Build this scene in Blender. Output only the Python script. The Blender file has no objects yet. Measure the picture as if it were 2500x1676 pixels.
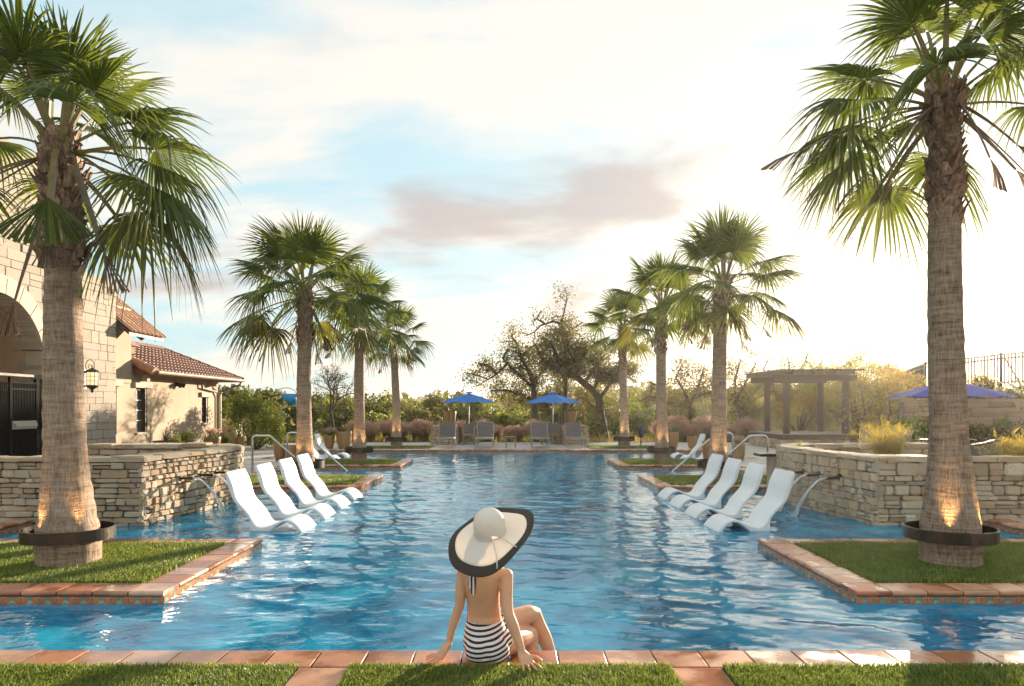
import bpy, bmesh, math, random
import numpy as np
from mathutils import Vector, Matrix, Quaternion

# ------------------------------------------------------------------ camera, sky, sun, exposure
sc = bpy.context.scene
R = math.radians
EYE = 1.5                      # camera height over the pool deck (m)
cam_d = bpy.data.cameras.new('camera')
cam = bpy.data.objects.new('camera', cam_d)
sc.collection.objects.link(cam)
cam.location = (0, 0, EYE)
cam.rotation_euler = (R(90), 0, 0)
cam_d.sensor_width = 36.0
cam_d.lens = 36.0 * 1800 / 2500
cam_d.shift_x = 0.002
cam_d.shift_y = 0.0628
cam_d.clip_end = 5000
sc.camera = cam

SUN_AZ, SUN_EL = 30.3, 7.6     # degrees right of straight ahead, degrees above the horizon
world = bpy.data.worlds.new('World')
sc.world = world
world.use_nodes = True
SKY_STRENGTH = 0.15
sun_d = bpy.data.lights.new('sun', 'SUN')
sun_d.energy = 5.0
sun_d.angle = R(0.6)
sun_d.color = (1.0, 0.84, 0.64)
sun = bpy.data.objects.new('sun', sun_d)
sc.collection.objects.link(sun)
sun_dir = Vector((math.sin(R(SUN_AZ)) * math.cos(R(SUN_EL)), math.cos(R(SUN_AZ)) * math.cos(R(SUN_EL)), math.sin(R(SUN_EL))))
sun.rotation_euler = sun_dir.to_track_quat('Z', 'Y').to_euler()
sc.view_settings.view_transform = 'Standard'
sc.view_settings.look = 'None'
sc.view_settings.exposure = 1.6
sc.view_settings.gamma = 1.0
sc.view_settings.use_curve_mapping = False
sc.render.engine = 'CYCLES'
sc.cycles.use_denoising = True
sc.cycles.denoiser = 'OPENIMAGEDENOISE'
sc.cycles.max_bounces = 8
sc.cycles.diffuse_bounces = 3
sc.cycles.glossy_bounces = 4
sc.cycles.transmission_bounces = 6
sc.cycles.transparent_max_bounces = 12
sc.cycles.caustics_reflective = False
sc.cycles.caustics_refractive = False
sc.cycles.sample_clamp_indirect = 6.0

def build_sky():
    nt = world.node_tree
    nt.nodes.clear()
    N, L = nt.nodes.new, nt.links.new
    out = N('ShaderNodeOutputWorld'); bg = N('ShaderNodeBackground')
    sky = N('ShaderNodeTexSky'); sky.sky_type = 'NISHITA'; sky.sun_disc = False
    sky.sun_elevation = R(SUN_EL); sky.sun_rotation = R(SUN_AZ)
    sky.altitude = 250; sky.air_density = 1.0; sky.dust_density = 1.6; sky.ozone_density = 1.5
    tc = N('ShaderNodeTexCoord')
    sep = N('ShaderNodeSeparateXYZ'); L(tc.outputs['Generated'], sep.inputs[0])
    def math_(op, a, b=None, c=None, clamp=False):
        n = N('ShaderNodeMath'); n.operation = op; n.use_clamp = clamp
        for i, v in enumerate((a, b, c)):
            if v is None: continue
            if isinstance(v, (int, float)): n.inputs[i].default_value = v
            else: L(v, n.inputs[i])
        return n.outputs[0]
    zz = math_('MAXIMUM', math_('ADD', sep.outputs[2], 0.22), 0.06)
    u = math_('DIVIDE', sep.outputs[0], zz); v = math_('DIVIDE', sep.outputs[1], zz)
    comb = N('ShaderNodeCombineXYZ'); L(u, comb.inputs[0]); L(v, comb.inputs[1])
    def noise(scale, detail, rough, dist, off, sx=1.0, sy=1.0):
        mp = N('ShaderNodeMapping'); mp.inputs['Location'].default_value = off; mp.inputs['Scale'].default_value = (sx, sy, 1)
        L(comb.outputs[0], mp.inputs[0])
        n = N('ShaderNodeTexNoise'); n.inputs['Scale'].default_value = scale; n.inputs['Detail'].default_value = detail
        n.inputs['Roughness'].default_value = rough; n.inputs['Distortion'].default_value = dist
        L(mp.outputs[0], n.inputs['Vector'])
        return n.outputs['Fac']
    def smooth(x, a, b):
        n = N('ShaderNodeMapRange'); n.interpolation_type = 'SMOOTHSTEP'
        n.inputs['From Min'].default_value = a; n.inputs['From Max'].default_value = b
        L(x, n.inputs['Value']); return n.outputs[0]
    def mix(f, a, b):
        n = N('ShaderNodeMix'); n.data_type = 'RGBA'
        for s, val in ((0, f), (6, a), (7, b)):
            if isinstance(val, (int, float)): n.inputs[s].default_value = val
            elif isinstance(val, tuple): n.inputs[s].default_value = val
            else: L(val, n.inputs[s])
        return n.outputs[2]
    def vmul(a, b):
        n = N('ShaderNodeMix'); n.data_type = 'RGBA'; n.blend_type = 'MULTIPLY'; n.inputs[0].default_value = 1
        L(a, n.inputs[6])
        if isinstance(b, tuple): n.inputs[7].default_value = b
        else: L(b, n.inputs[7])
        return n.outputs[2]
    def vadd(a, b):
        n = N('ShaderNodeMix'); n.data_type = 'RGBA'; n.blend_type = 'ADD'; n.inputs[0].default_value = 1
        for s, val in ((6, a), (7, b)):
            if isinstance(val, tuple): n.inputs[s].default_value = val
            else: L(val, n.inputs[s])
        return n.outputs[2]
    base = vadd(vmul(sky.outputs[0], SKY_GAIN), SKY_LIFT)
    cirrus = smooth(noise(1.05, 7, 0.55, 0.5, (3.1, 1.7, 0), 1.0, 1.9), 0.40, 0.64)
    thin = vadd(vmul(base, CIRRUS_GAIN), CIRRUS_ADD)
    c1 = mix(math_('MULTIPLY', cirrus, 0.92), base, thin)
    nz = noise(2.2, 8, 0.55, 0.3, CUM_OFF, 0.75, 1.0)
    tot = nz
    for (bu, bv, ru, rv, amp) in CLOUD_BANKS:
        du = math_('DIVIDE', math_('SUBTRACT', u, bu), ru); dv = math_('DIVIDE', math_('SUBTRACT', v, bv), rv)
        g = math_('EXPONENT', math_('MULTIPLY', math_('ADD', math_('MULTIPLY', du, du), math_('MULTIPLY', dv, dv)), -1.0))
        tot = math_('ADD', tot, math_('MULTIPLY', g, amp))
    cum = smooth(tot, 0.57, 0.80)
    dark = vadd(vmul(base, CUM_GAIN), CUM_ADD)
    c2 = mix(math_('MULTIPLY', cum, 0.85), c1, dark)
    L(c2, bg.inputs[0]); bg.inputs[1].default_value = SKY_STRENGTH
    L(bg.outputs[0], out.inputs[0])
SKY_GAIN = (0.115, 0.105, 0.09, 1)
SKY_LIFT = (1.14, 1.60, 1.78, 1)
CIRRUS_GAIN = (0.5, 0.5, 0.5, 1)
CIRRUS_ADD = (1.80, 1.30, 0.95, 1)
CUM_GAIN = (0.25, 0.25, 0.25, 1)
CUM_ADD = (1.00, 0.74, 0.66, 1)
CUM_OFF = (2.4, 0.35, 0.0)
CLOUD_BANKS = [(0.36, 1.92, 0.30, 0.26, 0.24), (-0.20, 1.98, 0.24, 0.22, 0.24), (-1.0, 2.45, 0.34, 0.28, 0.20), (0.10, 2.5, 0.6, 0.25, 0.12)]
build_sky()

# ------------------------------------------------------------------ helpers
F_PX, PX0, PY0 = 1800.0, 1245.0, 995.0
def at(px, py, d):             # survey helper: point d metres out that a theodolite at the eye reads at (px, py)
    return Vector(((px - PX0) / F_PX * d, d, EYE - (py - PY0) / F_PX * d))

COL = sc.collection
def mesh_obj(name, verts, faces, mat=None, parent=None, smooth=False, loc=None, rot=None):
    me = bpy.data.meshes.new(name)
    me.from_pydata([tuple(v) for v in verts], [], [tuple(f) for f in faces])
    if smooth:
        me.polygons.foreach_set('use_smooth', [True] * len(me.polygons))
    me.update()
    return place(name, me, mat, parent, loc, rot)
def place(name, me, mat=None, parent=None, loc=None, rot=None, scl=None):
    o = bpy.data.objects.new(name, me)
    COL.objects.link(o)
    if mat is not None and len(me.materials) == 0:
        for m in (mat if isinstance(mat, (list, tuple)) else [mat]):
            me.materials.append(m)
    if parent is not None: o.parent = parent
    if loc is not None: o.location = loc
    if rot is not None:
        if isinstance(rot, Quaternion):
            o.rotation_mode = 'QUATERNION'; o.rotation_quaternion = rot
        else: o.rotation_euler = rot
    if scl is not None: o.scale = scl
    return o
def np_mesh(name, V, Fa, mats=None, smooth=False, midx=None):
    V = np.asarray(V, dtype=np.float32); Fa = np.asarray(Fa, dtype=np.int32)
    me = bpy.data.meshes.new(name)
    k = Fa.shape[1]; n = Fa.shape[0]
    me.vertices.add(len(V)); me.vertices.foreach_set('co', V.ravel())
    me.loops.add(n * k); me.loops.foreach_set('vertex_index', Fa.ravel())
    me.polygons.add(n)
    me.polygons.foreach_set('loop_start', np.arange(0, n * k, k, dtype=np.int32))
    me.polygons.foreach_set('loop_total', np.full(n, k, dtype=np.int32))
    if mats:
        for m in mats: me.materials.append(m)
    if midx is not None: me.polygons.foreach_set('material_index', np.asarray(midx, dtype=np.int32))
    if smooth: me.polygons.foreach_set('use_smooth', np.ones(n, dtype=bool))
    me.update(calc_edges=True); me.validate()
    return me
def tag(o, label=None, cat=None, group=None, kind=None):
    if label: o['label'] = label
    if cat: o['category'] = cat
    if group: o['group'] = group
    if kind: o['kind'] = kind
    return o
def thing(name, label, cat, loc=(0, 0, 0), rz=0.0, group=None):
    o = bpy.data.objects.new(name, None); COL.objects.link(o)
    o.empty_display_size = 0.1
    o.location = loc; o.rotation_euler = (0, 0, rz)
    return tag(o, label, cat, group)
def copy_tree(o, parent=None):
    c = o.copy(); COL.objects.link(c); c.parent = parent
    for ch in list(o.children): copy_tree(ch, c)
    return c

class MB:
    def __init__(s): s.v = []; s.f = []; s.m = []; s.cur = 0
    def add(s, vs, fs):
        b = len(s.v); s.v += [tuple(v) for v in vs]
        for f in fs: s.f.append(tuple(b + i for i in f)); s.m.append(s.cur)
        return s
    def box(s, x0, x1, y0, y1, z0, z1, mtx=None):
        vs = [Vector(p) for p in ((x0,y0,z0),(x1,y0,z0),(x1,y1,z0),(x0,y1,z0),(x0,y0,z1),(x1,y0,z1),(x1,y1,z1),(x0,y1,z1))]
        if mtx is not None: vs = [mtx @ v for v in vs]
        return s.add(vs, [(0,3,2,1),(4,5,6,7),(0,1,5,4),(1,2,6,5),(2,3,7,6),(3,0,4,7)])
    def beam(s, p0, p1, w, h, up=(0, 0, 1)):
        p0, p1 = Vector(p0), Vector(p1); d = p1 - p0; L = d.length; d.normalize()
        u = Vector(up); a = d.cross(u)
        if a.length < 1e-4: a = d.cross(Vector((1, 0, 0)))
        a.normalize(); b = a.cross(d)
        vs = []
        for p in (p0, p1):
            for sa, sb in ((-1,-1),(1,-1),(1,1),(-1,1)): vs.append(p + a * (sa * w / 2) + b * (sb * h / 2))
        return s.add(vs, [(0,1,2,3),(7,6,5,4),(0,4,5,1),(1,5,6,2),(2,6,7,3),(3,7,4,0)])
    def tube(s, pts, radii, n=8, cap=True, ell=None, xref=None):
        pts = [Vector(p) for p in pts]
        if isinstance(radii, (int, float)): radii = [radii] * len(pts)
        vs = []; prev = None
        for i, p in enumerate(pts):
            t = (pts[min(i + 1, len(pts) - 1)] - pts[max(i - 1, 0)])
            if t.length < 1e-9: t = Vector((0, 0, 1))
            t.normalize()
            if prev is None:
                a = Vector(xref) if xref is not None else (Vector((1, 0, 0)) if abs(t.x) < 0.8 else Vector((0, 1, 0)))
            else: a = prev
            a = a - t * a.dot(t)
            if a.length < 1e-6: a = t.orthogonal()
            a.normalize(); prev = a; b = t.cross(a)
            r = radii[i]
            ra, rb = (r, r) if not isinstance(r, (tuple, list)) else r
            for k in range(n):
                an = 2 * math.pi * k / n
                vs.append(p + a * (ra * math.cos(an)) + b * (rb * math.sin(an)))
        fs = []
        for i in range(len(pts) - 1):
            for k in range(n):
                k2 = (k + 1) % n
                fs.append((i*n+k, i*n+k2, (i+1)*n+k2, (i+1)*n+k))
        if cap:
            fs.append(tuple(range(n - 1, -1, -1))); e = (len(pts) - 1) * n
            fs.append(tuple(range(e, e + n)))
        return s.add(vs, fs)
    def lathe(s, prof, n=24, c=(0, 0, 0), cap=False):
        vs = []
        for r, z in prof:
            for k in range(n):
                an = 2 * math.pi * k / n
                vs.append((c[0] + r * math.cos(an), c[1] + r * math.sin(an), c[2] + z))
        fs = [(i*n+k, i*n+(k+1) % n, (i+1)*n+(k+1) % n, (i+1)*n+k) for i in range(len(prof) - 1) for k in range(n)]
        if cap:
            fs.append(tuple(range(n - 1, -1, -1))); e = (len(prof) - 1) * n; fs.append(tuple(range(e, e + n)))
        return s.add(vs, fs)
    def prism(s, poly, o, a, b, c):      # polygon (u, w) in plane (a, b) at o, extruded along c
        o, a, b, c = Vector(o), Vector(a), Vector(b), Vector(c); n = len(poly)
        p0 = [o + a * u + b * w for u, w in poly]; p1 = [p + c for p in p0]
        return s.add(p0 + p1, [tuple(range(n - 1, -1, -1)), tuple(range(n, 2 * n))] + [(i, (i+1) % n, n + (i+1) % n, n + i) for i in range(n)])
    def build(s, name, mat, parent=None, smooth=False, loc=None, rot=None, auto=None):
        o = mesh_obj(name, s.v, s.f, mat, parent, smooth, loc, rot)
        if isinstance(mat, (list, tuple)): o.data.polygons.foreach_set('material_index', s.m)
        if auto:
            bm = bmesh.new(); bm.from_mesh(o.data)
            bmesh.ops.recalc_face_normals(bm, faces=bm.faces)
            bmesh.ops.bevel(bm, geom=[e for e in bm.edges if len(e.link_faces) == 2 and e.calc_face_angle(0) > 0.6], offset=auto, segments=2, affect='EDGES', profile=0.5, clamp_overlap=True)
            bm.to_mesh(o.data); bm.free()
        else:
            bm = bmesh.new(); bm.from_mesh(o.data)
            bmesh.ops.recalc_face_normals(bm, faces=bm.faces)
            bm.to_mesh(o.data); bm.free()
        return o
def rbox_mesh(name, sx, sy, sz, bev, seg=1, jit=0.0, seed=0):
    bm = bmesh.new(); bmesh.ops.create_cube(bm, size=1)
    rg = random.Random(seed)
    for v in bm.verts: v.co = Vector((v.co.x * sx, v.co.y * sy, v.co.z * sz))
    if jit:
        for v in bm.verts: v.co += Vector((rg.uniform(-jit, jit) * sx, rg.uniform(-jit, jit) * sy, rg.uniform(-jit, jit) * sz))
    bmesh.ops.bevel(bm, geom=list(bm.edges), offset=bev, segments=seg, affect='EDGES', profile=0.6, clamp_overlap=True)
    me = bpy.data.meshes.new(name); bm.to_mesh(me); bm.free()
    return me
# ------------------------------------------------------------------ materials
class NT:
    def __init__(s, name):
        s.mat = bpy.data.materials.new(name); s.mat.use_nodes = True
        s.nt = s.mat.node_tree; s.nt.nodes.clear()
        s.out = s.n('ShaderNodeOutputMaterial')
    def n(s, t, **kw):
        x = s.nt.nodes.new(t)
        for k, v in kw.items(): setattr(x, k, v)
        return x
    def l(s, a, b): s.nt.links.new(a, b)
    def set(s, sock, v):
        if isinstance(v, (int, float)): sock.default_value = v
        elif isinstance(v, (tuple, list)): sock.default_value = v if len(v) == 4 or sock.type == 'VECTOR' else (*v, 1)
        else: s.l(v, sock)
    def m(s, op, a, b=None, c=None, clamp=False):
        x = s.n('ShaderNodeMath'); x.operation = op; x.use_clamp = clamp
        for i, v in enumerate((a, b, c)):
            if v is not None: s.set(x.inputs[i], v)
        return x.outputs[0]
    def mix(s, f, a, b, blend='MIX'):
        x = s.n('ShaderNodeMix'); x.data_type = 'RGBA'; x.blend_type = blend
        s.set(x.inputs[0], f); s.set(x.inputs[6], a); s.set(x.inputs[7], b)
        return x.outputs[2]
    def coords(s, kind='Object', scale=(1, 1, 1), rand=True):
        tc = s.n('ShaderNodeTexCoord')
        mp = s.n('ShaderNodeMapping'); mp.inputs['Scale'].default_value = scale
        s.l(tc.outputs[kind], mp.inputs[0])
        if rand:
            oi = s.n('ShaderNodeObjectInfo'); v = s.m('MULTIPLY', oi.outputs['Random'], 61.0)
            cb = s.n('ShaderNodeCombineXYZ')
            for i in range(3): s.l(v, cb.inputs[i])
            s.l(cb.outputs[0], mp.inputs['Location'])
        return mp.outputs[0]
    def noise(s, vec, scale, detail=5, rough=0.55, dist=0.0):
        x = s.n('ShaderNodeTexNoise'); s.l(vec, x.inputs['Vector'])
        x.inputs['Scale'].default_value = scale; x.inputs['Detail'].default_value = detail
        x.inputs['Roughness'].default_value = rough; x.inputs['Distortion'].default_value = dist
        return x.outputs['Fac']
    def ramp(s, fac, stops, interp='LINEAR'):
        x = s.n('ShaderNodeValToRGB'); s.l(fac, x.inputs[0]); x.color_ramp.interpolation = interp
        els = x.color_ramp.elements
        while len(els) < len(stops): els.new(0.5)
        for e, (p, c) in zip(els, stops): e.position = p; e.color = (*c, 1) if len(c) == 3 else c
        return x.outputs[0]
    def rand(s): return s.n('ShaderNodeObjectInfo').outputs['Random']
    def bump(s, h, strength, dist=0.01, normal=None):
        x = s.n('ShaderNodeBump'); x.inputs['Strength'].default_value = strength; x.inputs['Distance'].default_value = dist
        s.l(h, x.inputs['Height'])
        if normal is not None: s.l(normal, x.inputs['Normal'])
        return x.outputs[0]
    def bsdf(s, col, rough=0.6, metal=0.0, normal=None, **kw):
        x = s.n('ShaderNodeBsdfPrincipled')
        s.set(x.inputs['Base Color'], col); s.set(x.inputs['Roughness'], rough); s.set(x.inputs['Metallic'], metal)
        if normal is not None: s.l(normal, x.inputs['Normal'])
        for k, v in kw.items(): s.set(x.inputs[k.replace('_', ' ')], v)
        return x.outputs[0]
    def done(s, shader): s.l(shader, s.out.inputs['Surface']); return s.mat

def MAT(name, cols, scale=6.0, rough=0.6, metal=0.0, bump=0.0, bscale=None, orand=0.0, stretch=(1, 1, 1), bdist=0.01, rand=True, spread=(0.3, 0.7), rvar=0.0, **kw):
    t = NT(name); v = t.coords('Object', stretch, rand)
    f = t.noise(v, scale, 6, 0.6)
    n = len(cols)
    c = t.ramp(f, [(spread[0] + (spread[1] - spread[0]) * i / max(1, n - 1), cols[i]) for i in range(n)]) if n > 1 else cols[0]
    if orand:
        hs = t.n('ShaderNodeHueSaturation'); t.set(hs.inputs['Color'], c)
        t.set(hs.inputs['Value'], t.m('MULTIPLY_ADD', t.rand(), 2 * orand, 1 - orand)); c = hs.outputs[0]
    nm = None
    if bump: nm = t.bump(t.noise(v, bscale or scale * 5, 5, 0.6), bump, bdist)
    rg = rough
    if rvar: rg = t.m('MULTIPLY_ADD', t.noise(v, scale * 0.7, 3), 2 * rvar, rough - rvar, clamp=True)
    return t.done(t.bsdf(c, rg, metal, nm, **kw))

def leaf_mat(name, c0, c1, trans=0.4, rough=0.5, scale=3.0, vari=0.25, tcol=None):
    t = NT(name); v = t.coords('Object', (1, 1, 1), True)
    geo = t.n('ShaderNodeNewGeometry')
    f = t.m('ADD', t.m('MULTIPLY', t.noise(v, scale, 3), 0.6), t.m('MULTIPLY', geo.outputs['Random Per Island'], 0.4))
    c = t.ramp(f, [(0.25, c0), (0.75, c1)])
    b = t.bsdf(c, rough, 0.0, None, Specular_IOR_Level=0.35)
    tr = t.n('ShaderNodeBsdfTranslucent')
    t.set(tr.inputs['Color'], t.mix(1.0, c, (*(tcol or (1.6, 1.5, 0.7)), 1), 'MULTIPLY'))
    ms = t.n('ShaderNodeMixShader'); ms.inputs[0].default_value = trans
    t.l(b, ms.inputs[1]); t.l(tr.outputs[0], ms.inputs[2])
    return t.done(ms.outputs[0])

def stone_mat(name, stops, bumpy=0.5):
    t = NT(name); v = t.coords('Object', (1, 1, 1), True)
    geo = t.n('ShaderNodeNewGeometry')
    base = t.ramp(t.m('FRACT', t.m('ADD', t.rand(), geo.outputs['Random Per Island'])), stops)
    f = t.noise(v, 9.0, 8, 0.65)
    c = t.mix(t.m('MULTIPLY', f, 0.9), base, t.mix(1.0, base, (0.66, 0.60, 0.54, 1), 'MULTIPLY'))
    pits = t.noise(v, 34.0, 3, 0.5)
    pm = t.ramp(pits, [(0.30, (0, 0, 0)), (0.40, (1, 1, 1))])
    c = t.mix(1.0, c, t.mix(pm, (0.45, 0.40, 0.34, 1), (1, 1, 1, 1)), 'MULTIPLY')
    h = t.m('ADD', t.m('MULTIPLY', f, 1.0), t.m('MULTIPLY', pm, 0.25))
    return t.done(t.bsdf(c, 0.9, 0, t.bump(h, bumpy, 0.02), Specular_IOR_Level=0.2))

def turf_mat():
    t = NT('turf_blades'); v = t.coords('Object', (1, 1, 1), False)
    geo = t.n('ShaderNodeNewGeometry')
    f = t.m('ADD', t.m('MULTIPLY', t.noise(v, 5.0, 4), 0.55), t.m('MULTIPLY', geo.outputs['Random Per Island'], 0.5))
    c = t.ramp(f, [(0.2, (0.07, 0.10, 0.02)), (0.5, (0.155, 0.20, 0.045)), (0.8, (0.34, 0.36, 0.11))])
    b = t.bsdf(c, 0.45, 0, None, Specular_IOR_Level=0.4)
    tr = t.n('ShaderNodeBsdfTranslucent'); t.set(tr.inputs['Color'], t.mix(1.0, c, (1.5, 1.5, 0.8, 1), 'MULTIPLY'))
    ms = t.n('ShaderNodeMixShader'); ms.inputs[0].default_value = 0.35
    t.l(b, ms.inputs[1]); t.l(tr.outputs[0], ms.inputs[2])
    return t.done(ms.outputs[0])

def coping_mat():          # saltillo clay tiles, partly wet and glossy
    t = NT('terracotta_coping'); v = t.coords('Object', (1, 1, 1), True)
    base = t.ramp(t.rand(), [(0.0, (0.40, 0.15, 0.075)), (0.25, (0.56, 0.25, 0.125)), (0.42, (0.66, 0.42, 0.31)), (0.55, (0.48, 0.24, 0.14)), (0.72, (0.68, 0.46, 0.35)), (0.86, (0.62, 0.32, 0.18)), (1.0, (0.52, 0.16, 0.07))])
    f = t.noise(v, 7.0, 7, 0.6)
    c = t.mix(f, t.mix(1.0, base, (0.70, 0.66, 0.62, 1), 'MULTIPLY'), t.mix(1.0, base, (1.25, 1.2, 1.2, 1), 'MULTIPLY'))
    wet = t.ramp(t.noise(v, 3.0, 3, 0.5), [(0.42, (0, 0, 0)), (0.56, (1, 1, 1))])
    c = t.mix(wet, c, t.mix(1.0, c, (0.62, 0.55, 0.52, 1), 'MULTIPLY'))
    rg = t.ramp(wet, [(0.0, (0.42,) * 3), (1.0, (0.12,) * 3)])
    return t.done(t.bsdf(c, rg, 0, t.bump(t.noise(v, 30.0, 3), 0.08, 0.01), Specular_IOR_Level=0.45, Coat_Weight=0.12, Coat_Roughness=0.1))

def fan_tile_mat():        # hand painted waterline tile: orange fans at the joints, teal stem over a chequer
    t = NT('painted_waterline_tile')
    tc = t.n('ShaderNodeTexCoord'); sp = t.n('ShaderNodeSeparateXYZ'); t.l(tc.outputs['Object'], sp.inputs[0])
    u = t.m('DIVIDE', sp.outputs[0], 0.147); w = t.m('MULTIPLY', t.m('ADD', sp.outputs[2], 0.0), -1 / 0.147)   # 0 at the top edge
    au = t.m('ABSOLUTE', u); du = t.m('SUBTRACT', 0.5, au)
    r = t.m('SQRT', t.m('ADD', t.m('MULTIPLY', du, du), t.m('MULTIPLY', w, w)))
    ang = t.m('ARCTAN2', w, du)
    spoke = t.m('GREATER_THAN', t.m('SINE', t.m('MULTIPLY', ang, 16.0)), 0.75)
    orange = t.mix(spoke, (0.68, 0.20, 0.025, 1), (0.34, 0.07, 0.02, 1))
    nz = t.noise(t.coords('Object', (1, 1, 1), True), 60, 3)
    cream = t.mix(nz, (0.40, 0.20, 0.05, 1), (0.55, 0.34, 0.12, 1))
    c = t.mix(t.m('LESS_THAN', r, 0.40), cream, orange)
    ring = t.m('MULTIPLY', t.m('GREATER_THAN', r, 0.17), t.m('LESS_THAN', r, 0.23))
    c = t.mix(ring, c, (0.16, 0.24, 0.30, 1))
    c = t.mix(t.m('LESS_THAN', r, 0.09), c, (0.50, 0.36, 0.10, 1))
    edge = t.m('MULTIPLY', t.m('GREATER_THAN', r, 0.385), t.m('LESS_THAN', r, 0.41))
    c = t.mix(edge, c, (0.20, 0.07, 0.03, 1))
    teal = t.m('MULTIPLY', t.m('LESS_THAN', au, 0.075), t.m('LESS_THAN', w, 0.24))
    c = t.mix(teal, c, (0.03, 0.30, 0.26, 1))
    ck = t.n('ShaderNodeTexChecker'); ck.inputs['Scale'].default_value = 118.0
    mp = t.n('ShaderNodeMapping'); mp.inputs['Rotation'].default_value = (0, 0.785, 0); mp.inputs['Location'].default_value = (0.001, 0.0012, 0.001)
    t.l(tc.outputs['Object'], mp.inputs[0]); t.l(mp.outputs[0], ck.inputs['Vector'])
    ck.inputs['Color1'].default_value = (0.7, 0.68, 0.6, 1); ck.inputs['Color2'].default_value = (0.03, 0.03, 0.03, 1)
    ckm = t.m('MULTIPLY', t.m('GREATER_THAN', w, 0.22), t.m('LESS_THAN', au, t.m('MULTIPLY', t.m('SUBTRACT', w, 0.12), 0.62)))
    c = t.mix(ckm, c, ck.outputs[0])
    gl = t.m('GREATER_THAN', au, 0.488)
    c = t.mix(gl, c, (0.03, 0.025, 0.02, 1))
    hs = t.n('ShaderNodeHueSaturation'); t.set(hs.inputs['Color'], c); t.set(hs.inputs['Value'], t.m('MULTIPLY_ADD', t.rand(), 0.3, 0.85))
    return t.done(t.bsdf(hs.outputs[0], 0.16, 0, None, Coat_Weight=0.4, Coat_Roughness=0.05))

def trunk_mat():
    t = NT('palm_trunk_bark'); v = t.coords('Object', (1, 1, 1), True)
    tc = t.n('ShaderNodeTexCoord'); sp = t.n('ShaderNodeSeparateXYZ'); t.l(tc.outputs['Object'], sp.inputs[0])
    ang = t.m('ARCTAN2', sp.outputs[1], sp.outputs[0])
    cb = t.n('ShaderNodeCombineXYZ'); t.l(t.m('MULTIPLY', ang, 0.22), cb.inputs[0]); t.l(sp.outputs[2], cb.inputs[2])
    t.l(t.m('MULTIPLY', t.rand(), 9.0), cb.inputs[1])
    def str_noise(sx, sz, det=4):
        mp = t.n('ShaderNodeMapping'); mp.inputs['Scale'].default_value = (sx, 1, sz); t.l(cb.outputs[0], mp.inputs[0])
        return t.noise(mp.outputs[0], 1.0, det, 0.6)
    rings = str_noise(4, 38); fib = str_noise(85, 10); fine = str_noise(30, 120, 3); big = t.noise(v, 2.2, 4)
    f = t.m('ADD', t.m('MULTIPLY', rings, 0.5), t.m('MULTIPLY', fib, 0.5))
    c = t.ramp(f, [(0.33, (0.17, 0.105, 0.07)), (0.47, (0.49, 0.35, 0.255)), (0.62, (0.72, 0.55, 0.42))])
    c = t.mix(t.m('MULTIPLY', big, 0.6), c, t.mix(1.0, c, (0.75, 0.68, 0.62, 1), 'MULTIPLY'))
    h = t.m('ADD', t.m('MULTIPLY', rings, 0.8), t.m('ADD', t.m('MULTIPLY', fib, 0.9), t.m('MULTIPLY', fine, 0.4)))
    return t.done(t.bsdf(c, 0.92, 0, t.bump(h, 1.0, 0.045), Specular_IOR_Level=0.15))

def water_mat():
    t = NT('pool_water'); v = t.coords('Object', (1, 1, 1), False)
    mp = t.n('ShaderNodeMapping'); mp.inputs['Scale'].default_value = (1.0, 1.5, 1); t.l(v, mp.inputs[0])
    n1 = t.noise(mp.outputs[0], 7.0, 2, 0.45, 0.6); n2 = t.noise(mp.outputs[0], 19.0, 2, 0.45, 0.3)
    h = t.m('ADD', n1, t.m('MULTIPLY', n2, 0.16))
    nm = t.bump(h, 0.15, 0.03)
    deep = t.ramp(t.noise(v, 1.3, 4, 0.55, 0.8), [(0.28, (0.004, 0.085, 0.18)), (0.50, (0.009, 0.215, 0.38)), (0.75, (0.022, 0.37, 0.53))])
    return t.done(t.bsdf(deep, 0.015, 0, nm, IOR=1.33, Specular_IOR_Level=0.5))

def jet_mat():
    t = NT('falling_water'); v = t.coords('Object', (1, 1, 1), True)
    b = t.bsdf((0.93, 0.96, 1.0), 0.10, 0, t.bump(t.noise(v, 40, 4), 0.8, 0.02), IOR=1.33, Transmission_Weight=0.30)
    return t.done(b)

def glass_pane_mat():
    t = NT('window_glass'); v = t.coords('Object', (1, 1, 1), True)
    return t.done(t.bsdf((0.42, 0.45, 0.44), 0.05, 0.75, t.bump(t.noise(v, 2.5, 2), 0.08, 0.02)))

def stripe_mat():
    t = NT('striped_swimsuit')
    tc = t.n('ShaderNodeTexCoord'); sp = t.n('ShaderNodeSeparateXYZ'); t.l(tc.outputs['Object'], sp.inputs[0])
    # hoops sag a little at the middle of the back
    dx = t.m('ADD', sp.outputs[0], 0.01)
    h = t.m('SUBTRACT', sp.outputs[2], t.m('MULTIPLY', t.m('MULTIPLY', dx, dx), 1.6))
    h = t.m('SUBTRACT', h, t.m('MULTIPLY', sp.outputs[0], 0.10))
    s = t.m('FRACT', t.m('DIVIDE', t.m('ADD', h, 0.50), 0.0283))
    c = t.mix(t.m('LESS_THAN', s, 0.46), (0.78, 0.70, 0.70, 1), (0.018, 0.013, 0.016, 1))
    return t.done(t.bsdf(c, 0.75))
def ribbon_mat():
    t = NT('striped_ribbon')
    tc = t.n('ShaderNodeTexCoord'); sp = t.n('ShaderNodeSeparateXYZ'); t.l(tc.outputs['Object'], sp.inputs[0])
    s = t.m('FRACT', t.m('DIVIDE', t.m('ADD', sp.outputs[0], 0.5), 0.021))
    return t.done(t.bsdf(t.mix(t.m('LESS_THAN', s, 0.5), (0.78, 0.72, 0.72, 1), (0.018, 0.013, 0.016, 1)), 0.7))
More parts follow.
